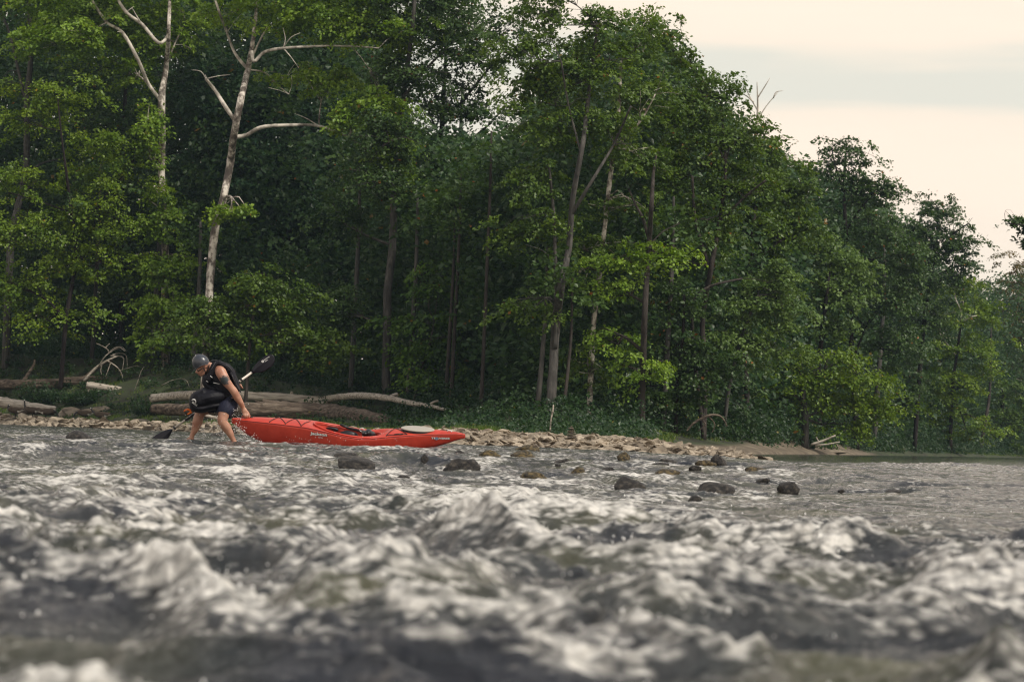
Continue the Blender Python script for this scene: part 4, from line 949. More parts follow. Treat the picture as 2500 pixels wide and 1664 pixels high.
# ------------------------------------------------------------------ materials for paddler and boat
def plain(name, col, rough=.5, spec=.5, bump=0, bs=200, bd=.002, metal=0, coat=0, sheen=0):
    m, n, l, out = mat_new(name)
    p = N(n, 'ShaderNodeBsdfPrincipled', Roughness=rough, Metallic=metal); p.inputs['Base Color'].default_value = (*col, 1)
    p.inputs['Specular IOR Level'].default_value = spec; p.inputs['Coat Weight'].default_value = coat; p.inputs['Sheen Weight'].default_value = sheen
    t = N(n, 'ShaderNodeTexCoord'); a = N(n, 'ShaderNodeTexNoise', Scale=bs, Detail=3); l.new(t.outputs['Object'], a.inputs['Vector'])
    if bump:
        b = N(n, 'ShaderNodeBump', Strength=bump, Distance=bd); l.new(a.outputs['Fac'], b.inputs['Height']); l.new(b.outputs[0], p.inputs['Normal'])
    l.new(p.outputs[0], out.inputs['Surface'])
    return m
# skin with the tattoo as pigment on the upper arm
TAT = at(548, 928, PD - .27)
m, n, l, out = mat_new('skin')
tcn = N(n, 'ShaderNodeTexCoord'); geo = N(n, 'ShaderNodeNewGeometry')
a1 = N(n, 'ShaderNodeTexNoise', Scale=9, Detail=5); l.new(geo.outputs['Position'], a1.inputs['Vector'])
skr = ramp(n, [(.35, (.36, .165, .105)), (.65, (.52, .285, .195))]); l.new(a1.outputs['Fac'], skr.inputs['Fac'])
dst = N(n, 'ShaderNodeVectorMath', operation='DISTANCE'); l.new(geo.outputs['Position'], dst.inputs[0]); dst.inputs[1].default_value = TAT
a2 = N(n, 'ShaderNodeTexNoise', Scale=42, Detail=3, Distortion=1.6); l.new(geo.outputs['Position'], a2.inputs['Vector'])
tm = N(n, 'ShaderNodeMath', operation='MULTIPLY_ADD'); tm.inputs[1].default_value = .10; l.new(a2.outputs['Fac'], tm.inputs[0]); l.new(dst.outputs['Value'], tm.inputs[2])
tr_ = ramp(n, [(.108, (1, 1, 1)), (.122, (0, 0, 0))]); l.new(tm.outputs[0], tr_.inputs['Fac'])
mk = N(n, 'ShaderNodeMix', data_type='RGBA'); l.new(tr_.outputs[0], mk.inputs['Factor']); l.new(skr.outputs[0], mk.inputs['A']); mk.inputs['B'].default_value = (.035, .045, .05, 1)
pk = N(n, 'ShaderNodeBsdfPrincipled', Roughness=.45); pk.inputs['Subsurface Weight'].default_value = .12; pk.inputs['Subsurface Radius'].default_value = (.02, .008, .004)
l.new(mk.outputs['Result'], pk.inputs['Base Color'])
a3 = N(n, 'ShaderNodeTexNoise', Scale=70, Detail=4); l.new(geo.outputs['Position'], a3.inputs['Vector'])
bu = N(n, 'ShaderNodeBump', Strength=.35, Distance=.004); l.new(a3.outputs['Fac'], bu.inputs['Height']); l.new(bu.outputs[0], pk.inputs['Normal'])
l.new(pk.outputs[0], out.inputs['Surface']); SKIN = m
VEST = plain('vest_cloth', (.007, .007, .011), .7, .25, .5, 60, .006)
VESTL = plain('vest_edging', (.10, .10, .11), .5, .4)
SKIRT = plain('neoprene', (.006, .006, .010), .6, .22, .6, 14, .02)
SHORT = plain('navy_cloth', (.013, .015, .032), .7, .25, .8, 24, .012)
HELM = plain('helmet_shell', (.045, .050, .062), .32, .5)
BLACK = plain('black_plastic', (.010, .010, .012), .4, .5)
WHITE = plain('white_print', (.72, .72, .70), .5, .3)
STEEL = plain('pale_shaft', (.62, .57, .50), .35, .5)
ORANGE = plain('orange_webbing', (.75, .16, .02), .6, .3)
BLADE = plain('paddle_blade', (.008, .008, .014), .4, .35)
LENSM = plain('glasses', (.02, .01, .01), .15, .6)

# ------------------------------------------------------------------ the paddler
pbase = at(520, 1085, PD)
man = thing('person', 'bending paddler in dark helmet, life vest and shorts gripping the red kayak end', 'person', pbase)
def body(bm):
    chain(bm, [(555, 976, 0, 23, .155), (550, 948, 0, 22, .15), (540, 918, 0, 22, .165), (528, 901, 0, 17, .15), (518, 896, 0, 10, .075), (507, 893, 0, 10.5, .062)])
    # shoulders
    chain(bm, [(528, 900, -.02, 10, .07), (538, 905, -.19, 12, .055)]); chain(bm, [(528, 900, .02, 10, .07), (530, 903, .19, 12, .055)])
    # head: skull, jaw, brow, nose, lips, chin, ear
    ellipsoid(bm, at(494, 889, PD), .100, .076, .092, R(40))
    chain(bm, [(494, 900, 0, 13, .064), (490, 908, 0, 9.5, .052), (491.5, 914, 0, 5, .034)])
    chain(bm, [(503, 903, 0, 9, .058), (497, 912, 0, 6, .045)])
    chain(bm, [(481.5, 901.5, 0, 1.4, .009), (479.0, 907, 0, 1.9, .012), (479.6, 909, 0, 2.0, .015)], sub=3)
    ellipsoid(bm, at(483.8, 911.5, PD), .013, .024, .008, R(35)); ellipsoid(bm, at(485.6, 914, PD), .013, .021, .008, R(35)); ellipsoid(bm, at(490.5, 917, PD), .016, .02, .013)
    ellipsoid(bm, at(482.5, 900.5, PD), .010, .055, .010)
    for sgn in (-1, 1):
        ellipsoid(bm, at(502.2, 894, PD + sgn * .076), .021, .008, .030, R(12)); ellipsoid(bm, at(485.5, 904, PD + sgn * .042), .014, .02, .014)
    # near arm
    chain(bm, [(539, 908, -.215, 13.5, .066), (546, 921, -.235, 12.5, .060), (554, 934, -.235, 10.8, .053), (564, 946, -.225, 9.2, .047), (571, 955, -.215, 9.4, .047), (579, 969, -.20, 9.4, .044), (587, 982, -.18, 7.2, .034), (593, 994, -.16, 5.3, .025)], sub=6)
    # near hand
    hd = -.155
    chain(bm, [(594, 996, hd, 5.4, .022), (597, 1003, hd, 7.0, .022), (600.5, 1010, hd, 7.2, .020)], sub=3)
    for j, (fx, lnn, dy) in enumerate(((595.2, 9.5, -.012), (598.8, 11.5, -.016), (602.6, 11.2, -.014), (606.2, 9.0, -.008))):
        chain(bm, [(fx, 1009.5 + j * .5, hd + dy, 1.9, .0105), (fx + .5, 1009 + lnn * .55, hd + dy - .012, 1.75, .0098), (fx + 1.2, 1009 + lnn, hd + dy + .004, 1.6, .009), (fx + 1.0, 1009 + lnn * .92, hd + dy + .026, 1.45, .008)], sub=3, seg=10)
    chain(bm, [(603, 1003, hd + .012, 2.4, .013), (607, 1008.5, hd + .022, 2.0, .011), (609.5, 1014, hd + .02, 1.8, .010), (608.5, 1018, hd + .016, 1.5, .009)], sub=3, seg=10)
    # far arm, behind the back, holding the shaft
    chain(bm, [(531, 904, .21, 12, .06), (545, 925, .27, 10.5, .052), (560, 944, .30, 8.5, .044), (572, 946, .29, 7, .035), (580, 943, .26, 5.2, .026)], sub=5)
    chain(bm, [(580, 943, .26, 5.4, .024), (585, 941, .255, 5.6, .022)], sub=3)
    for j in range(4):
        fx = 582.5 + j * 1.7; fy = 938 + j * 2.0
        chain(bm, [(fx, fy, .25, 1.7, .009), (fx + 4.2, fy + 1.2, .235, 1.6, .009), (fx + 4.6, fy + 3.6, .25, 1.5, .008), (fx + 2.6, fy + 4.6, .27, 1.4, .008)], sub=3, seg=10)
    chain(bm, [(580, 937, .262, 2.0, .010), (584, 931, .27, 1.7, .009), (587.5, 932.5, .275, 1.5, .008)], sub=3, seg=10)
    # near leg: thigh, knee, calf, ankle, foot
    chain(bm, [(557, 980, -.08, 21, .10), (549, 1002, -.16, 17, .088), (543, 1022, -.20, 12.5, .066), (544, 1031, -.205, 11.6, .060), (552, 1042, -.18, 11.8, .060), (560, 1055, -.16, 9.2, .048), (568, 1070, -.15, 6.2, .034), (574, 1081, -.15, 5.4, .032), (575, 1088, -.15, 6, .036)], sub=6)
    ellipsoid(bm, at(541, 1024, PD - .225), .040, .036, .046)
    chain(bm, [(575, 1088, -.15, 6, .036), (566, 1093, -.16, 4.6, .042), (553, 1097, -.17, 3, .044)], sub=4)
    # far leg
    chain(bm, [(552, 978, .08, 20, .10), (520, 990, .12, 17, .088), (494, 1003, .15, 13, .070), (486, 1015, .15, 12, .060), (482, 1030, .15, 12.6, .060), (477, 1045, .15, 9.5, .048), (470, 1060, .15, 6.0, .034), (467, 1068, .15, 5.6, .033)], sub=6)
    chain(bm, [(468, 1069, .15, 5.8, .034), (460, 1073, .145, 4.8, .040), (451, 1076.5, .14, 3.2, .043), (446, 1078, .14, 2.2, .038)], sub=4)
    for j in range(5):
        chain(bm, [(449, 1077, .105 + j * .018, 1.9, .009), (444.5 + j * .6, 1079, .102 + j * .018, 1.5, .0085)], sub=2, seg=8)
bodyo = grow('body', body, .0048, 4, SKIN, man)

def vest(bm):
    chain(bm, [(552, 962, 0, 24, .185), (549, 945, 0, 25.5, .195), (540, 922, 0, 26.5, .195), (531, 905, 0, 22, .16)])
    chain(bm, [(527, 886, -.10, 5.5, .045), (545, 891, -.08, 8, .10), (560, 903, 0, 10, .15), (572, 926, 0, 8, .15), (581, 950, 0, 6, .13)])   # back panel
    chain(bm, [(527, 886, .10, 5.5, .045), (545, 891, .08, 8, .10), (560, 903, 0, 10, .15)])
    for sg in (-1, 1):
        chain(bm, [(536, 884, sg * .12, 6, .04), (524, 889, sg * .135, 7, .04), (519, 900, sg * .14, 7.5, .04), (515, 914, sg * .13, 9, .05), (510, 926, sg * .12, 10, .06)])   # shoulder strap
    chain(bm, [(503, 921, 0, 8.5, .135), (504, 934, 0, 9.5, .15), (514, 946, 0, 10, .16), (528, 952, 0, 12, .18)])        # chest pocket panel
grow('life_vest', vest, .007, 3, VEST, man)
T = Tubes()
def line(pts, r_, dz=0): T.add([at(x, y, PD + d) for x, y, d in pts], [r_ * U] * len(pts), 6, 0, sub=3)
line([(513, 881, -.15), (524, 879, -.15), (536, 881.5, -.14), (548, 887, -.14), (560, 896, -.14), (568, 906, -.12)], .7)
line([(526, 883.5, -.19), (521, 893, -.192), (516, 901, -.19)], .6)
obj('piping', T.mesh('piping'), VESTL, man)
for pts in ([(513, 917, -.205), (519, 922, -.205)], [(503, 923.5, -.155), (510, 926, -.175)], [(503, 930, -.16), (508, 931.5, -.175)], [(521, 934, -.205), (527, 935, -.21), (536, 937, -.215)]):
    T = Tubes(); line(pts, .8); obj('reflective_strip', T.mesh('strip'), WHITE, man)
T = Tubes(); T.add([at(x, y, PD - .19) for x, y in ((572, 922), (576, 933), (574, 941))], [1.2 * U] * 3, 6, 0, sub=3); T.add([at(x, y, PD - .16) for x, y in ((566, 915), (574, 934), (588, 957))], [2.2 * U, 2 * U, 1.5 * U], 6, 0, sub=3)
obj('strap', T.mesh('strap'), BLACK, man)

def helm(bm):
    ellipsoid(bm, at(490.5, 885, PD), .126, .105, .112, R(38))
def helmfn(co, nm): return co
ho = grow('helmet', helm, .006, 1, HELM, man)
# cut the shell along the rim line: forehead low, scooped over the ear, down at the nape
bm = bmesh.new(); bm.from_mesh(ho.data)
HC = at(490.5, 885, PD)
def below(co):
    x = (co.x - HC.x) / U; y = -(co.z - HC.z) / U
    lim = np.interp(x, [-26, -17, -8, 0, 6, 12, 17, 24], [21, 19.5, 15, 9.5, 6.5, 4.5, 3.5, 9])
    return y > lim
bmesh.ops.delete(bm, geom=[f for f in bm.faces if below(f.calc_center_median())], context='FACES')
bm.to_mesh(ho.data); bm.free()
so_ = ho.modifiers.new('thick', 'SOLIDIFY'); so_.thickness = .012; so_.offset = -1
T = Tubes()
for sg in (-1,):
    P = []
    for x, y in ((-16, 19.5), (-8, 15), (0, 9.5), (6, 6.5), (12, 4.5), (17, 3.5), (20.5, 1)):
        k = 1 - ((x * .82) / 23) ** 2 - (y / 26) ** 2
        P.append(HC + Vector((x * U, -.103 * math.sqrt(max(k, .05)) - .006, -y * U)))
    T.add(P, [.9 * U] * len(P), 6, 0, sub=3)
obj('rim', T.mesh('rim'), VESTL, ho)
BVH = {}
from mathutils.bvhtree import BVHTree
hb_ = BVHTree.FromPolygons([v.co[:] for v in ho.data.vertices], [p_.vertices[:] for p_ in ho.data.polygons])
for pts in ([(483, 881), (488, 874), (495, 869)], [(489, 882), (493, 876), (497, 869)], [(500, 879), (504, 874), (505, 869)], [(472, 893), (480, 891), (486, 886)]):
    T = Tubes(); P = []
    for x, y in pts:
        h_ = hb_.ray_cast(at(x, y, PD - 1), Vector((0, 1, 0)))
        if h_[0]: P.append(h_[0])
    if len(P) > 1:
        T.add(P, [.2 * U] + [.9 * U] * (len(P) - 2) + [.3 * U], 6, 0, sub=4); obj('vent', T.mesh('vent'), BLACK, ho)
T2 = Tubes()
for (x, y, r_) in ((472.5, 875.5, 2.3), (475.5, 871.5, 2.0), (479.5, 867.5, 2.4), (482, 864.5, 1.8)):
    T2.add([at(x - 1.2, y + 1, PD - .01), at(x + 1.2, y - 1.2, PD - .01)], [r_ * U, r_ * U], 8, 0)
T2.add([at(471, 877, PD), at(484, 863.5, PD)], [1.3 * U] * 2, 6, 0)
obj('camera_mount', T2.mesh('camera_mount'), BLACK, ho)
T = Tubes(); T.add([at(475, 871, PD - .02), at(478.5, 866.5, PD - .02)], [.9 * U, .9 * U], 6, 0); obj('buckle', T.mesh('buckle'), WHITE, ho)
T = Tubes()
for pts in ([(496, 896, -.085), (500, 905, -.078), (502, 912, -.06), (500, 917, -.035)], [(511, 889, -.07), (508, 899, -.078), (505, 907, -.07), (502, 912, -.06)]):
    T.add([at(x, y, PD + d) for x, y, d in pts], [1.1 * U] * 4, 6, 0, sub=3)
obj('chin_strap', T.mesh('strap'), BLACK, ho)
T = Tubes(); T.add([at(482, 903.5, PD - .02), at(484.5, 904.5, PD - .06), at(497, 897, PD - .084)], [1.6 * U, 1.5 * U, .7 * U], 8, 0, sub=3)
T.add([at(482, 903.5, PD + .02), at(484.5, 904.5, PD + .06), at(497, 897, PD + .084)], [1.6 * U, 1.5 * U, .7 * U], 8, 0, sub=3); T.add([at(482, 903.5, PD - .02), at(482, 903.5, PD + .02)], [.8 * U] * 2, 8, 0)
obj('glasses', T.mesh('glasses'), LENSM, man)

def skirt(bm):
    chain(bm, [(553, 958, 0, 24, .185), (549, 970, 0, 25, .19), (535, 975, 0, 24, .22)])
    chain(bm, [(545, 966, -.02, 21, .21), (515, 971, -.05, 25, .25), (492, 978, -.07, 27, .25)])
    chain(bm, [(500, 958, -.05, 14, .22), (480, 974, -.06, 17, .22), (477, 992, -.07, 14, .20), (492, 998, -.07, 10, .22), (515, 993, -.06, 10, .2), (530, 990, -.04, 10, .18)])
    chain(bm, [(572, 975, -.04, 5, .12), (548, 988, -.10, 9, .12), (527, 993, -.14, 7, .08)])
def skfn(co, nm):
    k = mn.noise(Vector((co.x * 5, co.y * 3, co.z * 9))) * .010 + mn.noise(Vector((co.x * 12 + co.z * 9, co.y * 6, co.z * 14))) * .005
    return co + nm * k
sk = grow('spray_skirt', skirt, .009, 5, SKIRT, man, skfn)
def shorts(bm):
    chain(bm, [(556, 968, 0, 24, .175), (556, 985, -.07, 25, .135), (550, 1000, -.14, 22, .118), (546, 1013, -.18, 17.5, .098)], cap=False)
    chain(bm, [(556, 975, 0, 22, .16), (530, 985, .10, 20, .12), (508, 996, .14, 16, .1)], cap=False)
    chain(bm, [(575, 985, -.08, 6, .08), (566, 1003, -.14, 6.5, .07), (560, 1016, -.16, 4, .05)])
def shfn(co, nm):
    return co + nm * (mn.noise(Vector((co.x * 16, co.y * 8, co.z * 5))) * .012)
grow('shorts', shorts, .007, 2, SHORT, man, shfn)
T = Tubes()
T.add([at(x, y, PD - .1) for x, y in ((466, 1003), (460, 999), (452, 1001), (449, 1004))], [3 * U, 2.6 * U, 2.2 * U, 1.2 * U], 8, .2, sub=3)
T.add([at(x, y, PD - .12) for x, y in ((468, 1005), (463, 1008), (457, 1011))], [3 * U, 2.4 * U, 1.4 * U], 8, .2, sub=3)
obj('grab_loop', T.mesh('grab_loop'), ORANGE, sk)

# text helper: letters as thin mesh, mapped by a function of the flat (u, v) position in metres
def letters(text, height, width=None, thick=0.0, bold=0.0, shear=0.0):
    cu = bpy.data.curves.new('txt', 'FONT'); cu.body = text; cu.size = 1; cu.offset = bold; cu.resolution_u = 3; cu.align_x = 'CENTER'; cu.align_y = 'CENTER'; cu.shear = shear
    t = bpy.data.objects.new('txt', cu); COL.objects.link(t)
    me = bpy.data.meshes.new_from_object(t.evaluated_get(bpy.context.evaluated_depsgraph_get()))
    bpy.data.objects.remove(t); bpy.data.curves.remove(cu)
    bm = bmesh.new(); bm.from_mesh(me); bmesh.ops.triangulate(bm, faces=bm.faces)
    for _ in range(2): bmesh.ops.subdivide_edges(bm, edges=[e_ for e_ in bm.edges if e_.calc_length() > .12], cuts=1)
    bmesh.ops.triangulate(bm, faces=bm.faces)
    bm.to_mesh(me); bm.free()
    c = np.array([v.co[:] for v in me.vertices]); mn_, mx_ = c.min(0), c.max(0); sz_ = mx_ - mn_; ce = (mx_ + mn_) / 2
    sx = (width / sz_[0]) if width else height / sz_[1]
    for v in me.vertices: v.co = Vector(((v.co.x - ce[0]) * sx, (v.co.y - ce[1]) * height / sz_[1], 0))
    return me
def place_letters(me, fn, name, mat, parent):
    for v in me.vertices: v.co = fn(v.co.x, v.co.y)
    me.update(); o = obj(name, me, mat, parent); return o
# emblem on the spray skirt: arch over slanted letters, laid on the cloth
from mathutils.bvhtree import BVHTree
def on_surface(ob, p, d=Vector((0, 1, 0)), off=.003):
    bvh = ob.get('_b')
    key = ob.name
    if key not in BVH: BVH[key] = BVHTree.FromPolygons([v.co[:] for v in ob.data.vertices], [p_.vertices[:] for p_ in ob.data.polygons])
    h_ = BVH[key].ray_cast(p - d * 2, d)
    return (h_[0] - d * off) if h_[0] else p
BVH = {}
def skirt_map(cx, cy, rot, off=.004):
    def fn(u, v):
        x = u * math.cos(rot) - v * math.sin(rot); y = u * math.sin(rot) + v * math.cos(rot)
        return on_surface(sk, at(cx + x / U, cy - y / U, PD), off=off)
    return fn
place_letters(letters('SEALS', .028, .085, bold=.03), skirt_map(481.5, 985.5, R(-36)), 'lettering', WHITE, sk)
bm = bmesh.new(); vs0, vs1 = [], []
f_ = skirt_map(479.5, 980, R(-36))
for i in range(15):
    a = math.pi * (i / 14); w_ = .011 * math.sin(a) ** .5 + .003
    vs0.append(bm.verts.new(f_(.038 * math.cos(a), .042 * math.sin(a) - .006))); vs1.append(bm.verts.new(f_((.038 - w_) * math.cos(a), (.042 - w_ * 1.3) * math.sin(a) - .006)))
for i in range(14): bm.faces.new((vs0[i], vs0[i + 1], vs1[i + 1], vs1[i]))
me = bpy.data.meshes.new('emblem'); bm.to_mesh(me); bm.free(); obj('emblem', me, WHITE, sk)

# ------------------------------------------------------------------ paddle
PA = PD + .24
padl = thing('kayak_paddle', 'double-bladed black paddle with pale shaft held slanting behind the paddler', 'paddle', at(391, 1065, PA))
T = Tubes(); T.add([at(421, 1047.5, PA), at(615, 908.5, PA)], [2.6 * U * 1.05] * 2, 12, 0); obj('shaft', T.mesh('shaft'), STEEL, padl)
for (x0, y0, x1, y1, nm) in ((452, 1025.5, 476, 1008.4, 'grip_sleeve'), (574, 937.8, 585, 930, 'grip_sleeve')):
    T = Tubes(); T.add([at(x0, y0, PA), at(x1, y1, PA)], [2.6 * U * 1.12] * 2, 12, 0); obj(nm, T.mesh(nm), BLACK, padl)
for (x, y) in ((426, 1044), (590, 926.6)):
    T = Tubes(); T.add([at(x - 1.6, y + 1.2, PA), at(x, y, PA), at(x + 1.6, y - 1.2, PA)], [4.2 * U, 5.6 * U, 4.2 * U], 12, 0); obj('drip_ring', T.mesh('drip_ring'), BLACK, padl)
def blade(outline, axis0, axis1, sgn):
    bm = bmesh.new(); a0, a1 = Vector(axis0), Vector(axis1); n_ = len(outline)
    bmv = {}
    for side in (0, 1):
        ring = []
        for lv, k in enumerate((1.0, .8, .5, .22)):
            r_ = []
            for (x, y) in outline:
                p = Vector((x, y)); t = max(0, min(1, (p - a0).dot(a1 - a0) / (a1 - a0).length_squared)); c = a0 + (a1 - a0) * (t * .96 + .02)
                q = c + (p - c) * k
                edge = (p - c).length * U * k
                curve = .10 * edge + .05 * t * t * .4                       # spooned power face
                ridge = -.020 * (1 - t) * (1 - k) ** 1.5
                thick = .0022 + .006 * (1 - k)
                r_.append(bm.verts.new(at(q.x, q.y, PA) + Vector((0, -curve + (ridge if side == 0 else 0) * sgn + (-thick if side == 0 else thick), 0))))
            ring.append(r_)
        for r0, r1 in zip(ring, ring[1:]):
            for k in range(n_):
                f = (r0[k], r0[(k + 1) % n_], r1[(k + 1) % n_], r1[k]); bm.faces.new(f if side == 0 else f[::-1])
        bm.faces.new(ring[-1] if side == 0 else ring[-1][::-1]); bmv[side] = ring[0]
    for k in range(n_): bm.faces.new((bmv[0][(k + 1) % n_], bmv[0][k], bmv[1][k], bmv[1][(k + 1) % n_]))
    bmesh.ops.recalc_face_normals(bm, faces=bm.faces)
    me = bpy.data.meshes.new('blade'); bm.to_mesh(me); bm.free(); me.polygons.foreach_set('use_smooth', [True] * len(me.polygons))
    return obj('blade', me, BLADE, padl)
UB = [(612.5, 906), (616.8, 900), (620, 894), (624.5, 888), (631, 881.5), (638, 875.5), (644.5, 870.8), (651, 867), (656, 865.2), (661, 864.8), (665.5, 865.8), (669, 869), (671, 875.5), (670.5, 882), (668, 888), (665, 892.5), (661, 896), (656, 900), (651, 903), (646, 906), (641, 907.7), (635, 909.2), (628.6, 909.9), (622, 910.3), (616, 911)]
blu = blade(UB, (614, 909), (666, 873), 1)
LB = [(423, 1045.8), (415, 1046.5), (406, 1049), (395, 1053.5), (384, 1059.5), (374, 1066.5), (366, 1074), (361, 1082), (361, 1090), (367, 1095), (377, 1095), (389, 1090), (399, 1083), (408, 1075), (413.5, 1066), (418, 1057), (421, 1050.5)]
blade(LB, (421, 1048), (368, 1088), 1)
bl_rot = math.atan2(907 - 873, 666 - 614)
def bl_map(cx, cy):
    def fn(u, v):
        x = u * math.cos(bl_rot) - v * math.sin(bl_rot); y = u * math.sin(bl_rot) + v * math.cos(bl_rot)
        return on_surface(blu, at(cx + x / U, cy - y / U, PA), off=.002)
    return fn
place_letters(letters('harmony', .024, .092, bold=.02), bl_map(651.5, 874.5), 'lettering', WHITE, blu)
place_letters(letters('GEAR', .012, .048, bold=.02), bl_map(650.5, 880.3), 'lettering', WHITE, blu)
bm = bmesh.new(); f_ = bl_map(641.8, 881.8)
ro = [bm.verts.new(f_(.0175 * math.cos(a), .0175 * math.sin(a))) for a in np.linspace(0, 2 * math.pi, 20, endpoint=False)]
ri = [bm.verts.new(f_(.006 * math.cos(a), .006 * math.sin(a))) for a in np.linspace(0, 2 * math.pi, 20, endpoint=False)]
for i in range(20): bm.faces.new((ro[i], ro[(i + 1) % 20], ri[(i + 1) % 20], ri[i]))
me = bpy.data.meshes.new('emblem'); bm.to_mesh(me); bm.free(); obj('emblem', me, WHITE, blu)

# ------------------------------------------------------------------ kayak
KD = 32.93
KA, KB = at(566.5, 1021, KD), at(1135, 1062, KD); KL = (KB - KA).length
xh = (KB - KA).normalized(); y0_ = Vector((0, 1, 0)); y0_ = (y0_ - xh * y0_.dot(xh)).normalized(); z0_ = xh.cross(y0_).normalized()
TH = R(13.0)
zh = z0_ * math.cos(TH) - y0_ * math.sin(TH); yh_ = y0_ * math.cos(TH) + z0_ * math.sin(TH)
def K(t, y, z): return KA + xh * (t * KL) + yh_ * y + zh * z
PXM = F / KD
def pcw(pts):
    xs, ys = np.array([p[0] for p in pts]), np.array([p[1] for p in pts])
    def f(t):                                     # smooth interpolation
        w = [(-.015, .25), (0, .5), (.015, .25)]
        return float(sum(np.interp(min(max(t + d, 0), 1), xs, ys) * q for d, q in w))
    return f
kb = pcw([(0, .018), (.012, .042), (.04, .078), (.1, .13), (.2, .19), (.33, .235), (.45, .295), (.55, .305), (.65, .275), (.75, .215), (.87, .135), (.95, .075), (.985, .045), (1, .018)])
seam_off = pcw([(0, 2), (.03, 3), (.077, 4), (.2, 6), (.33, 10), (.42, 18), (.49, 25), (.55, 28), (.60, 27), (.64, 22), (.74, 13), (.85, 5), (.97, -1), (1, 0)])
keel_off = pcw([(0, 9), (.03, 20), (.06, 33), (.10, 46), (.17, 60), (.3, 70), (.5, 73), (.68, 66), (.78, 52), (.86, 37), (.93, 22), (.97, 12), (1, 7)])
crown = pcw([(0, .006), (.1, .028), (.3, .03), (.36, .012), (.45, .004), (.6, .008), (.655, .045), (.75, .035), (.88, .03), (1, .006)])
def zs(t): return -(seam_off(t) - 40 * kb(t)) / PXM
def zk(t): return -keel_off(t) / PXM
ZF = [0, .03, .12, .24, .40, .60, .80, .93, 1.0]; YF = [0, .42, .74, .88, .945, .985, 1.0, 1.0, .985]
def deck_z(t, y):
    b = kb(t); k = min(abs(y) / b, 1)
    return zs(t) + crown(t) * (1 - k ** 1.7) + .004
m, n, l, out = mat_new('red_hull_plastic')
tcn = N(n, 'ShaderNodeTexCoord'); a1 = N(n, 'ShaderNodeTexNoise', Scale=7, Detail=6, Roughness=.7); l.new(tcn.outputs['Object'], a1.inputs['Vector'])
rr_ = ramp(n, [(.3, (.42, .034, .018)), (.7, (.58, .062, .034))]); l.new(a1.outputs['Fac'], rr_.inputs['Fac'])
pr = N(n, 'ShaderNodeBsdfPrincipled', Roughness=.36); pr.inputs['Specular IOR Level'].default_value = .5; l.new(rr_.outputs[0], pr.inputs['Base Color'])
rg = N(n, 'ShaderNodeMapRange'); rg.inputs['To Min'].default_value = .26; rg.inputs['To Max'].default_value = .5; l.new(a1.outputs['Fac'], rg.inputs['Value']); l.new(rg.outputs[0], pr.inputs['Roughness'])
a2 = N(n, 'ShaderNodeTexNoise', Scale=60, Detail=4); l.new(tcn.outputs['Object'], a2.inputs['Vector'])
bu = N(n, 'ShaderNodeBump', Strength=.15, Distance=.004); l.new(a2.outputs['Fac'], bu.inputs['Height']); l.new(bu.outputs[0], pr.inputs['Normal']); l.new(pr.outputs[0], out.inputs['Surface'])
RED = m
SEAM = plain('seam_line', (.10, .012, .012), .6)
GREYC = plain('hatch_cover', (.38, .355, .30), .5, .4, .3, 40, .002)
kay = thing('kayak', 'red sit-inside kayak with white hatch, dragged over the riffle by its end', 'kayak', K(.5, 0, -.4))
NT = 150
def surf(name, fn, nu, nv, mat, parent, keep=None, thick=0):
    bm = bmesh.new(); g_ = [[bm.verts.new(fn(i / nu, j / nv)) for j in range(nv + 1)] for i in range(nu + 1)]
    for i in range(nu):
        for j in range(nv):
            if keep is None or keep((i + .5) / nu, (j + .5) / nv): bm.faces.new((g_[i][j], g_[i + 1][j], g_[i + 1][j + 1], g_[i][j + 1]))
    loose = [v for v in bm.verts if not v.link_faces]; bmesh.ops.delete(bm, geom=loose, context='VERTS')
    bmesh.ops.recalc_face_normals(bm, faces=bm.faces)
    me = bpy.data.meshes.new(name); bm.to_mesh(me); bm.free(); me.polygons.foreach_set('use_smooth', [True] * len(me.polygons))
    o = obj(name, me, mat, parent)
    if thick: q = o.modifiers.new('t', 'SOLIDIFY'); q.thickness = thick; q.offset = 0
    return o
def hull_y(t, zf): return kb(t) * float(np.interp(zf, ZF, YF))
def hullp(u, v):
    w = 2 * v - 1; s_ = 1 if w > 0 else -1; zf = abs(w) ** 1.6
    return K(u, s_ * hull_y(u, zf), zk(u) + (zs(u) - zk(u)) * zf)
hull = surf('hull', hullp, NT, 48, RED, kay, thick=.005)
def endcap(t, nm):
    bm = bmesh.new(); P = [hullp(t, v / 24) for v in range(25)] + [K(t, kb(t) * (1 - 2 * k / 8), deck_z(t, kb(t) * (1 - 2 * k / 8))) for k in range(1, 8)]
    c = K(t + (-.004 if t < .5 else .004), 0, (zs(t) + zk(t)) / 2); vc = bm.verts.new(c); vs = [bm.verts.new(p) for p in P]
    for i in range(len(vs)): bm.faces.new((vc, vs[i], vs[(i + 1) % len(vs)]))
    me = bpy.data.meshes.new(nm); bm.to_mesh(me); bm.free(); me.polygons.foreach_set('use_smooth', [True] * len(me.polygons)); obj(nm, me, RED, kay)
endcap(0, 'bow_cap'); endcap(1, 'stern_cap')
TC, TA, YW = .498, .146, .228
def rim_pt(ph, sc=1.0): return TC + TA * sc * math.cos(ph), YW * sc * math.sin(ph) * (1 - .22 * math.cos(ph) * -1 * -1)
RZ = pcw([(.3, .03), (.355, .012), (.42, -.035), (.49, -.068), (.56, -.088), (.62, -.085), (.66, -.07), (.7, -.06)])
def inside(t, y, sc=.97):
    c = (t - TC) / TA; 
    return (c / sc) ** 2 + (y / (YW * sc * (1 - .22 * max(-1, min(1, -c)) * -1 if False else 1))) ** 2 < 1
def rimxy(ph, sc=1.0): return TC + TA * sc * math.cos(ph), YW * sc * math.sin(ph)
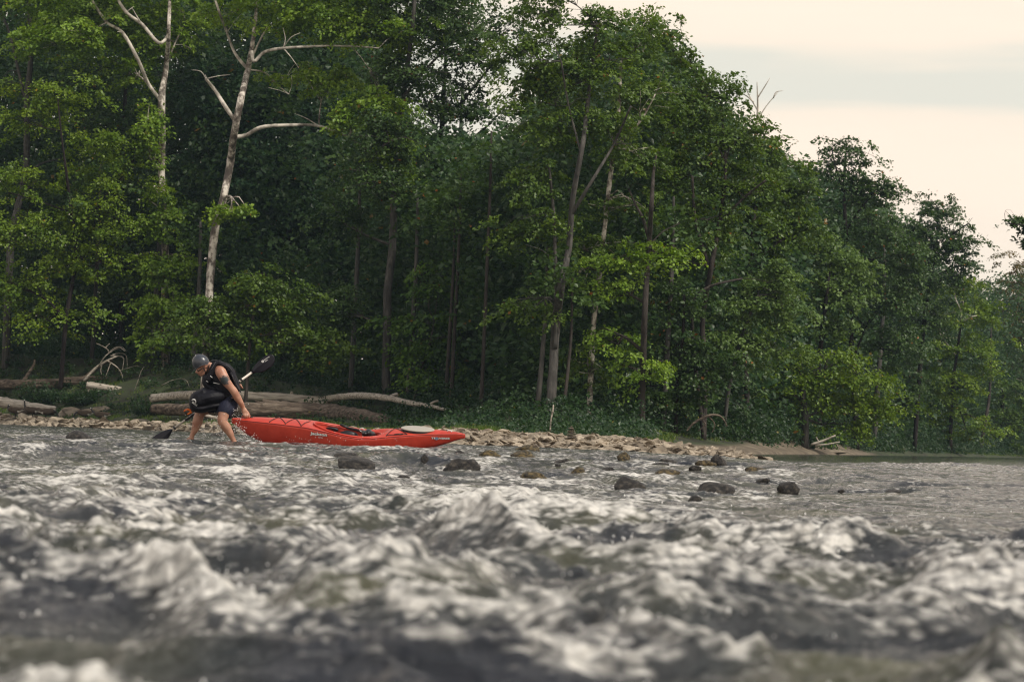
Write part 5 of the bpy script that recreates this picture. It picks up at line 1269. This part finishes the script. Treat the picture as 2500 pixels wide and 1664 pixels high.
def deckz2(t, y):
    d = deck_z(t, y)
    c = math.hypot((t - TC) / TA, y / YW)
    w = float(1 - sstep(np.array(c), 1.0, 1.28))
    return d * (1 - w) + (RZ(t) - .012) * w
deck = surf('deck', lambda u, v: K(u, kb(u) * (2 * v - 1), deckz2(u, kb(u) * (2 * v - 1))), 300, 40, RED, kay, keep=lambda u, v: not inside(u, kb(u) * (2 * v - 1)), thick=.004)
T = Tubes()
for sgn in (-1, 1): T.add([K(t, sgn * (kb(t) * .99 + .001), zs(t) + .001) for t in np.linspace(.01, .99, 120)], [.0035] * 120, 6, 0)
obj('seam', T.mesh('seam'), SEAM, kay)
T = Tubes(); PH = np.linspace(0, 2 * math.pi, 97)
T.add([K(*rimxy(p), RZ(rimxy(p)[0]) + .004) for p in PH], [.013] * 97, 10, 0, cap=False)
T.add([K(*rimxy(p, .975), RZ(rimxy(p)[0]) - .012) for p in PH], [.010] * 97, 10, 0, cap=False)
obj('cockpit_rim', T.mesh('rim'), RED, kay)
def tub(u, v):
    ph = 2 * math.pi * u; sc = .97 * (1 - .14 * v - (.86 if v >= .999 else 0) * 0) ; t, y = rimxy(ph, sc if v < .95 else sc * .75)
    return K(t, y, RZ(t) - .02 - .20 * v)
surf('cockpit_liner', tub, 64, 8, RED, kay)
bm = bmesh.new(); vs = [bm.verts.new(K(*rimxy(p, .66), RZ(rimxy(p, .66)[0]) - .215)) for p in PH[:-1]]; bm.faces.new(vs); me = bpy.data.meshes.new('cockpit_floor'); bm.to_mesh(me); bm.free(); obj('cockpit_floor', me, RED, kay)
def ksoft(name, parts, mat, vox=.008, sm=4):
    def b(bm):
        for (t, y, z, rx, ry, rz) in parts:
            c = K(t, y, z); bmesh.ops.create_icosphere(bm, subdivisions=3, radius=1, matrix=Matrix.Translation(c) @ Matrix.Rotation(R(4), 4, 'Y') @ Matrix.Diagonal((rx, ry, rz, 1)))
    return grow(name, b, vox, sm, mat, kay)
ksoft('backrest', [(.588, -.03, -.060, .055, .13, .060), (.575, -.02, -.075, .05, .15, .045), (.60, .02, -.09, .06, .14, .05)], BLACK)
ksoft('seat', [(.535, 0, -.19, .19, .17, .06), (.50, -.12, -.16, .14, .05, .06), (.50, .12, -.15, .14, .05, .07)], BLACK)
ksoft('thigh_brace', [(.425, .155, -.075, .08, .035, .02), (.44, .16, -.09, .05, .03, .03)], BLACK)
T = Tubes(); T.add([K(.50, .17, -.06), K(.53, .12, -.06), K(.565, .02, -.055), K(.585, -.06, -.04)], [.017, .017, .02, .02], 8, 0, sub=3); T.add([K(.46, .19, -.02), K(.50, .17, -.06)], [.014, .016], 8, 0)
obj('seat_strap', T.mesh('strap'), BLACK, kay)
T = Tubes(); T.add([K(.558 + .009 * math.cos(a), .01 + .002, -.03 + .026 * math.sin(a)) for a in np.linspace(0, 6.28, 16)], [.005] * 16, 6, 0); obj('buckle', T.mesh('buckle'), WHITE, kay)
# hatch
def disc(name, t0, rx, ry, z0, z1, mat, dome=0, seg=40):
    bm = bmesh.new(); cs = [(math.cos(a), math.sin(a)) for a in np.linspace(0, 2 * math.pi, seg, endpoint=False)]
    rows = [[bm.verts.new(K(t0 + rx * k * c / KL, ry * k * s_, z)) for c, s_ in cs] for k, z in ((.97, z0), (1, (z0 + z1) / 2), (.97, z1), (.8, z1 + dome * .4), (.4, z1 + dome * .9), (.1, z1 + dome))]
    for r0, r1 in zip(rows, rows[1:]):
        for i in range(seg): bm.faces.new((r0[i], r0[(i + 1) % seg], r1[(i + 1) % seg], r1[i]))
    bm.faces.new(rows[-1]); me = bpy.data.meshes.new(name); bm.to_mesh(me); bm.free(); me.polygons.foreach_set('use_smooth', [True] * len(me.polygons)); return obj(name, me, mat, kay)
hz = deck_z(.795, 0)
disc('hatch_rim', .797, .228, .155, hz - .035, hz + .004, BLACK); disc('hatch_cover', .797, .232, .160, hz + .006, hz + .020, GREYC, .012)
def kt(px_): return (px_ - 566.5) / (1135 - 566.5)
def dk(t, yf, up=.006): y = kb(t) * yf; return K(t, y, deckz2(t, y) + up)
T = Tubes(); zz = [(661, -.82), (679.5, .45), (700, -.85), (719, .45), (738.7, -.88), (755.8, .4)]
P = []
for (a, b) in zip(zz, zz[1:]):
    for q in np.linspace(0, 1, 6)[:-1]: P.append(dk(kt(a[0] + (b[0] - a[0]) * q), a[1] + (b[1] - a[1]) * q, .007))
P.append(dk(kt(zz[-1][0]), zz[-1][1], .007)); T.add(P, [.0055] * len(P), 6, 0)
obj('bungee_cord', T.mesh('bungee'), BLACK, kay)
T = Tubes()
for a, b in (((946.5, -.85), (965, .3)), ((946.5, -.85), (995, -.85)), ((965, .3), (995, -.85)), ((965, .3), (985, .7))):
    T.add([dk(kt(a[0] + (b[0] - a[0]) * q), a[1] + (b[1] - a[1]) * q, .009) for q in np.linspace(0, 1, 6)], [.0045] * 6, 6, 0)
T.add([dk(kt(965), -.86, .014), dk(kt(986), -.86, .014)], [.009, .009], 8, 0)
obj('bungee_cord', T.mesh('bungee'), BLACK, kay)
for x, yf in zz[::2] + [(946.5, -.85), (995, -.85)]:
    T = Tubes(); p = dk(kt(x), yf, 0); T.add([p, p + zh * .014], [.010, .008], 8, 0); obj('deck_fitting', T.mesh('fitting'), BLACK, kay)
T = Tubes(); T.add([dk(kt(590), 0, .004), dk(kt(594), 0, .030), dk(kt(606), 0, .034), dk(kt(612), 0, .006)], [.008] * 4, 8, 0, sub=3); obj('carry_handle', T.mesh('handle'), RED, kay)
T = Tubes(); T.add([dk(kt(608), 0, .012), dk(kt(617), -.1, .006)], [.007] * 2, 8, 0, sub=2); obj('bow_strap', T.mesh('strap'), BLACK, kay)
T = Tubes(); T.add([dk(kt(1092), -.3, .004), dk(kt(1094), -.3, .022), dk(kt(1101), -.3, .016), dk(kt(1102), -.3, .002)], [.008] * 4, 8, 0, sub=3); obj('carry_handle', T.mesh('handle'), WHITE, kay)
def hull_map(px0, py0, off=.006, rot=0.0):
    """lay letters on the side facing the viewer; (px0, py0) is the centre in the photograph"""
    t0 = kt(px0); axis_y = 1021 + 41 * t0
    zc_ = -(py0 - axis_y - kb(t0) * 40) / PXM
    def fn(u, v):
        x = u * math.cos(rot) - v * math.sin(rot); y = u * math.sin(rot) + v * math.cos(rot)
        t = t0 + x / KL; z_ = zc_ + y; zf = max(0, min(1, (z_ - zk(t)) / (zs(t) - zk(t))))
        return K(t, -hull_y(t, zf) - off, z_)
    return fn
DKR = plain('print_outline', (.05, .02, .02), .6)  # dark outline printed behind the white letters
for tx, hh_, ww, px0, py0 in (('Jackson', .056, .232, 783, 1060), ('TRAVERSE', .026, .250, 1077, 1069.3)):
    place_letters(letters(tx, hh_ * 1.05, ww * 1.02, bold=.07), hull_map(px0 + .5, py0 + .5, .004), 'lettering', DKR, kay)
    place_letters(letters(tx, hh_, ww, bold=.035), hull_map(px0, py0, .0065), 'lettering', WHITE, kay)
place_letters(letters('KAYAK', .015, .065, bold=.02), hull_map(788.5, 1067.8, .0065), 'lettering', WHITE, kay)
bm = bmesh.new(); f_ = hull_map(1067.5, 1069.8, .009); bm.faces.new([bm.verts.new(f_(.021 * math.cos(a), .023 * math.sin(a))) for a in np.linspace(0, 2 * math.pi, 14, endpoint=False)]); me = bpy.data.meshes.new('emblem'); bm.to_mesh(me); bm.free()
obj('emblem', me, plain('blue_emblem', (.16, .24, .34), .5), kay)

# ------------------------------------------------------------------ splashes: thrown drops
def drops(name, label, P, r_, mat):
    base = []
    bm = bmesh.new(); bmesh.ops.create_icosphere(bm, subdivisions=1, radius=1); bv = np.array([v.co[:] for v in bm.verts]); bf = np.array([[v.index for v in f.verts] for f in bm.faces]); bm.free()
    P = np.array(P); M = len(P)
    st = np.stack([np.ones(M), np.ones(M), rng.uniform(.8, 1.9, M)], 1)
    V = (P[:, None] + bv[None] * (np.array(r_)[:, None, None] * st[:, None])).reshape(-1, 3)
    Fc = (bf[None] + (np.arange(M) * len(bv))[:, None, None]).reshape(-1, 3)
    return tag(obj(name, mesh_np(name, V, Fc, True), mat), label, 'splash', None, 'stuff')
DROP = plain('water_drop', (.78, .77, .74), .15, .7)
P, r_ = [], []
def burst(n_, x0, y0, x1, y1, sp, rmin, rmax, D=33, dsp=.3, pw=1.4):
    for _ in range(n_):
        t = rng.uniform(0, 1) ** pw
        P.append(at(x0 + (x1 - x0) * t + rng.normal() * sp * (.4 + t), y0 + (y1 - y0) * t + rng.normal() * sp * (.4 + t), D + rng.normal() * dsp)); r_.append(rng.uniform(rmin, rmax) ** 1.0)
burst(330, 640, 1082, 572, 1030, 6, .002, .0065, 33.1); burst(260, 600, 1075, 566, 1000, 9, .002, .006, 33.2, pw=.9); burst(150, 545, 1070, 520, 1010, 11, .002, .006, 33.2); burst(110, 500, 1060, 462, 1010, 12, .002, .005, 33.2)
burst(14, 560, 1040, 550, 1020, 10, .002, .004, 32.7); burst(50, 700, 1070, 1000, 1085, 12, .002, .005, 32.5)
burst(90, 720, 1095, 960, 1112, 5, .003, .007, 32.3)
drops('splash', 'white drops thrown up round the paddler and the kayak end', P, r_, DROP)
P, r_ = [], []
for (hx, hy, D, sx, sy, hh, fo) in HUMPS:
    if D > 12: continue
    for _ in range(int(80 * (fo + .1))):
        X = (hx - W / 2) / F * D + rng.normal() * sx * .9; Y = D + rng.normal() * sy * .8
        P.append((X, Y, water_z(X, Y) + abs(rng.normal()) * .035)); r_.append(.0015 + .006 * rng.uniform(0, 1) ** 2.5)
for _ in range(260):
    Y = rng.uniform(4.5, 20); X = Y * rng.uniform(-.22, .22); P.append((X, Y, water_z(X, Y) + abs(rng.normal()) * .03)); r_.append(rng.uniform(.0015, .0055) * (Y / 8) ** .4)
drops('spray', 'loose bright drops flying over the nearest wave crests', P, r_, DROP)  # drops coloured white, so the spray also stands in for blurred sun glints

# ------------------------------------------------------------------ geese
GB = plain('goose_brown', (.070, .052, .038), .8, .2, .5, 30, .01); GK = plain('goose_black', (.010, .010, .010), .6); GW = plain('goose_white', (.70, .68, .63), .8)
def goose(label, px0, py0, D, neck, face, wpx=42):
    s_ = 1.0; b = at(px0, py0 - 5, D); th = thing('goose', label, 'goose', b, 'geese feeding on the left shore')
    f = face
    def q(x, y, z): return b + Vector((x * f, y, z))
    bm_parts = [(0, 0, .38, .29, .15, .155), (.26, 0, .42, .16, .09, .09), (-.20, 0, .42, .15, .11, .13)]
    nk = {'up': [(-.30, .46), (-.36, .60), (-.37, .76), (-.38, .84), (-.43, .86)], 'fwd': [(-.30, .46), (-.42, .52), (-.48, .62), (-.52, .68), (-.58, .68)], 'down': [(-.30, .42), (-.42, .40), (-.50, .28), (-.54, .16), (-.58, .10)], 'tuck': [(-.26, .44), (-.34, .50), (-.30, .58), (-.28, .62), (-.33, .62)]}[neck]
    def build(bm):
        for (x, y, z, a, c, d) in bm_parts: bmesh.ops.create_icosphere(bm, subdivisions=3, radius=1, matrix=Matrix.Translation(q(x, y, z)) @ Matrix.Diagonal((a, c, d, 1)))
        rad = [.075, .042, .036, .042, .020]
        for (p0, p1), (r0, r1) in zip(zip(nk, nk[1:]), zip(rad, rad[1:])):
            for k in np.linspace(0, 1, 7):
                x = p0[0] + (p1[0] - p0[0]) * k; z = p0[1] + (p1[1] - p0[1]) * k; r = r0 + (r1 - r0) * k
                bmesh.ops.create_icosphere(bm, subdivisions=2, radius=r, matrix=Matrix.Translation(q(x, 0, z)))
        for sy in (-.06, .06):
            for z in np.linspace(0, .26, 10): bmesh.ops.create_icosphere(bm, subdivisions=1, radius=.020, matrix=Matrix.Translation(q(.02, sy, z)))
            bmesh.ops.create_icosphere(bm, subdivisions=2, radius=1, matrix=Matrix.Translation(q(-.05, sy, .01)) @ Matrix.Diagonal((.08, .045, .012, 1)))
    o = grow('body', build, .014, 2, [GB, GK, GW], th)
    hdx, hdz = nk[3]
    for p in o.data.polygons:
        c = p.center - b; x, z_ = c.x * f, c.z
        in_neck = min(math.hypot(x - a, z_ - e) for a, e in nk[1:]) < .075 or (x < -.33)
        if in_neck: p.material_index = 2 if (math.hypot(x - hdx - .01, z_ - hdz + .012) < .026) else 1
        elif z_ < .22: p.material_index = 1
        elif x > .14 and z_ < .40: p.material_index = 2
        elif x > .36: p.material_index = 1
    def wing(bm):
        for sy in (-.11, .11): bmesh.ops.create_icosphere(bm, subdivisions=3, radius=1, matrix=Matrix.Translation(q(.06, sy, .43)) @ Matrix.Rotation(R(6) * f, 4, 'Y') @ Matrix.Diagonal((.27, .035, .085, 1)))
    for sy in (-.11, .11):
        def w1(bm, sy=sy): bmesh.ops.create_icosphere(bm, subdivisions=3, radius=1, matrix=Matrix.Translation(q(.06, sy, .44)) @ Matrix.Rotation(R(6) * f, 4, 'Y') @ Matrix.Diagonal((.27, .035, .080, 1)))
        grow('wing', w1, .014, 1, GB, th)
    return th
goose('leftmost goose with its head tucked low over its back', 36, 1026, 111.5, 'tuck', 1)
goose('goose with its neck stretched straight up', 78, 1026, 111.5, 'up', 1)
goose('goose bending forward to the right of the upright one', 113, 1030, 111, 'down', -1)
goose('goose pecking at the waterline with its neck down, beside the pale pointed boulder', 207, 1034, 110, 'down', 1)
goose('rightmost goose, neck half raised, with white rump showing', 248, 1038, 109, 'fwd', 1)

# ------------------------------------------------------------------ air
m, n, l, out = mat_new('haze')
v = N(n, 'ShaderNodeVolumePrincipled', Density=HAZE, Anisotropy=.2); v.inputs['Color'].default_value = (.60, .80, 1.0, 1)
l.new(v.outputs[0], out.inputs['Volume'])
bm = bmesh.new(); bmesh.ops.create_cube(bm, size=1, matrix=Matrix.Translation((0, 480, 24)) @ Matrix.Diagonal((3500, 1200, 60, 1)))
me = bpy.data.meshes.new('haze'); bm.to_mesh(me); bm.free()
tag(obj('haze', me, m), 'thin pale air over the river', None, None, 'stuff')
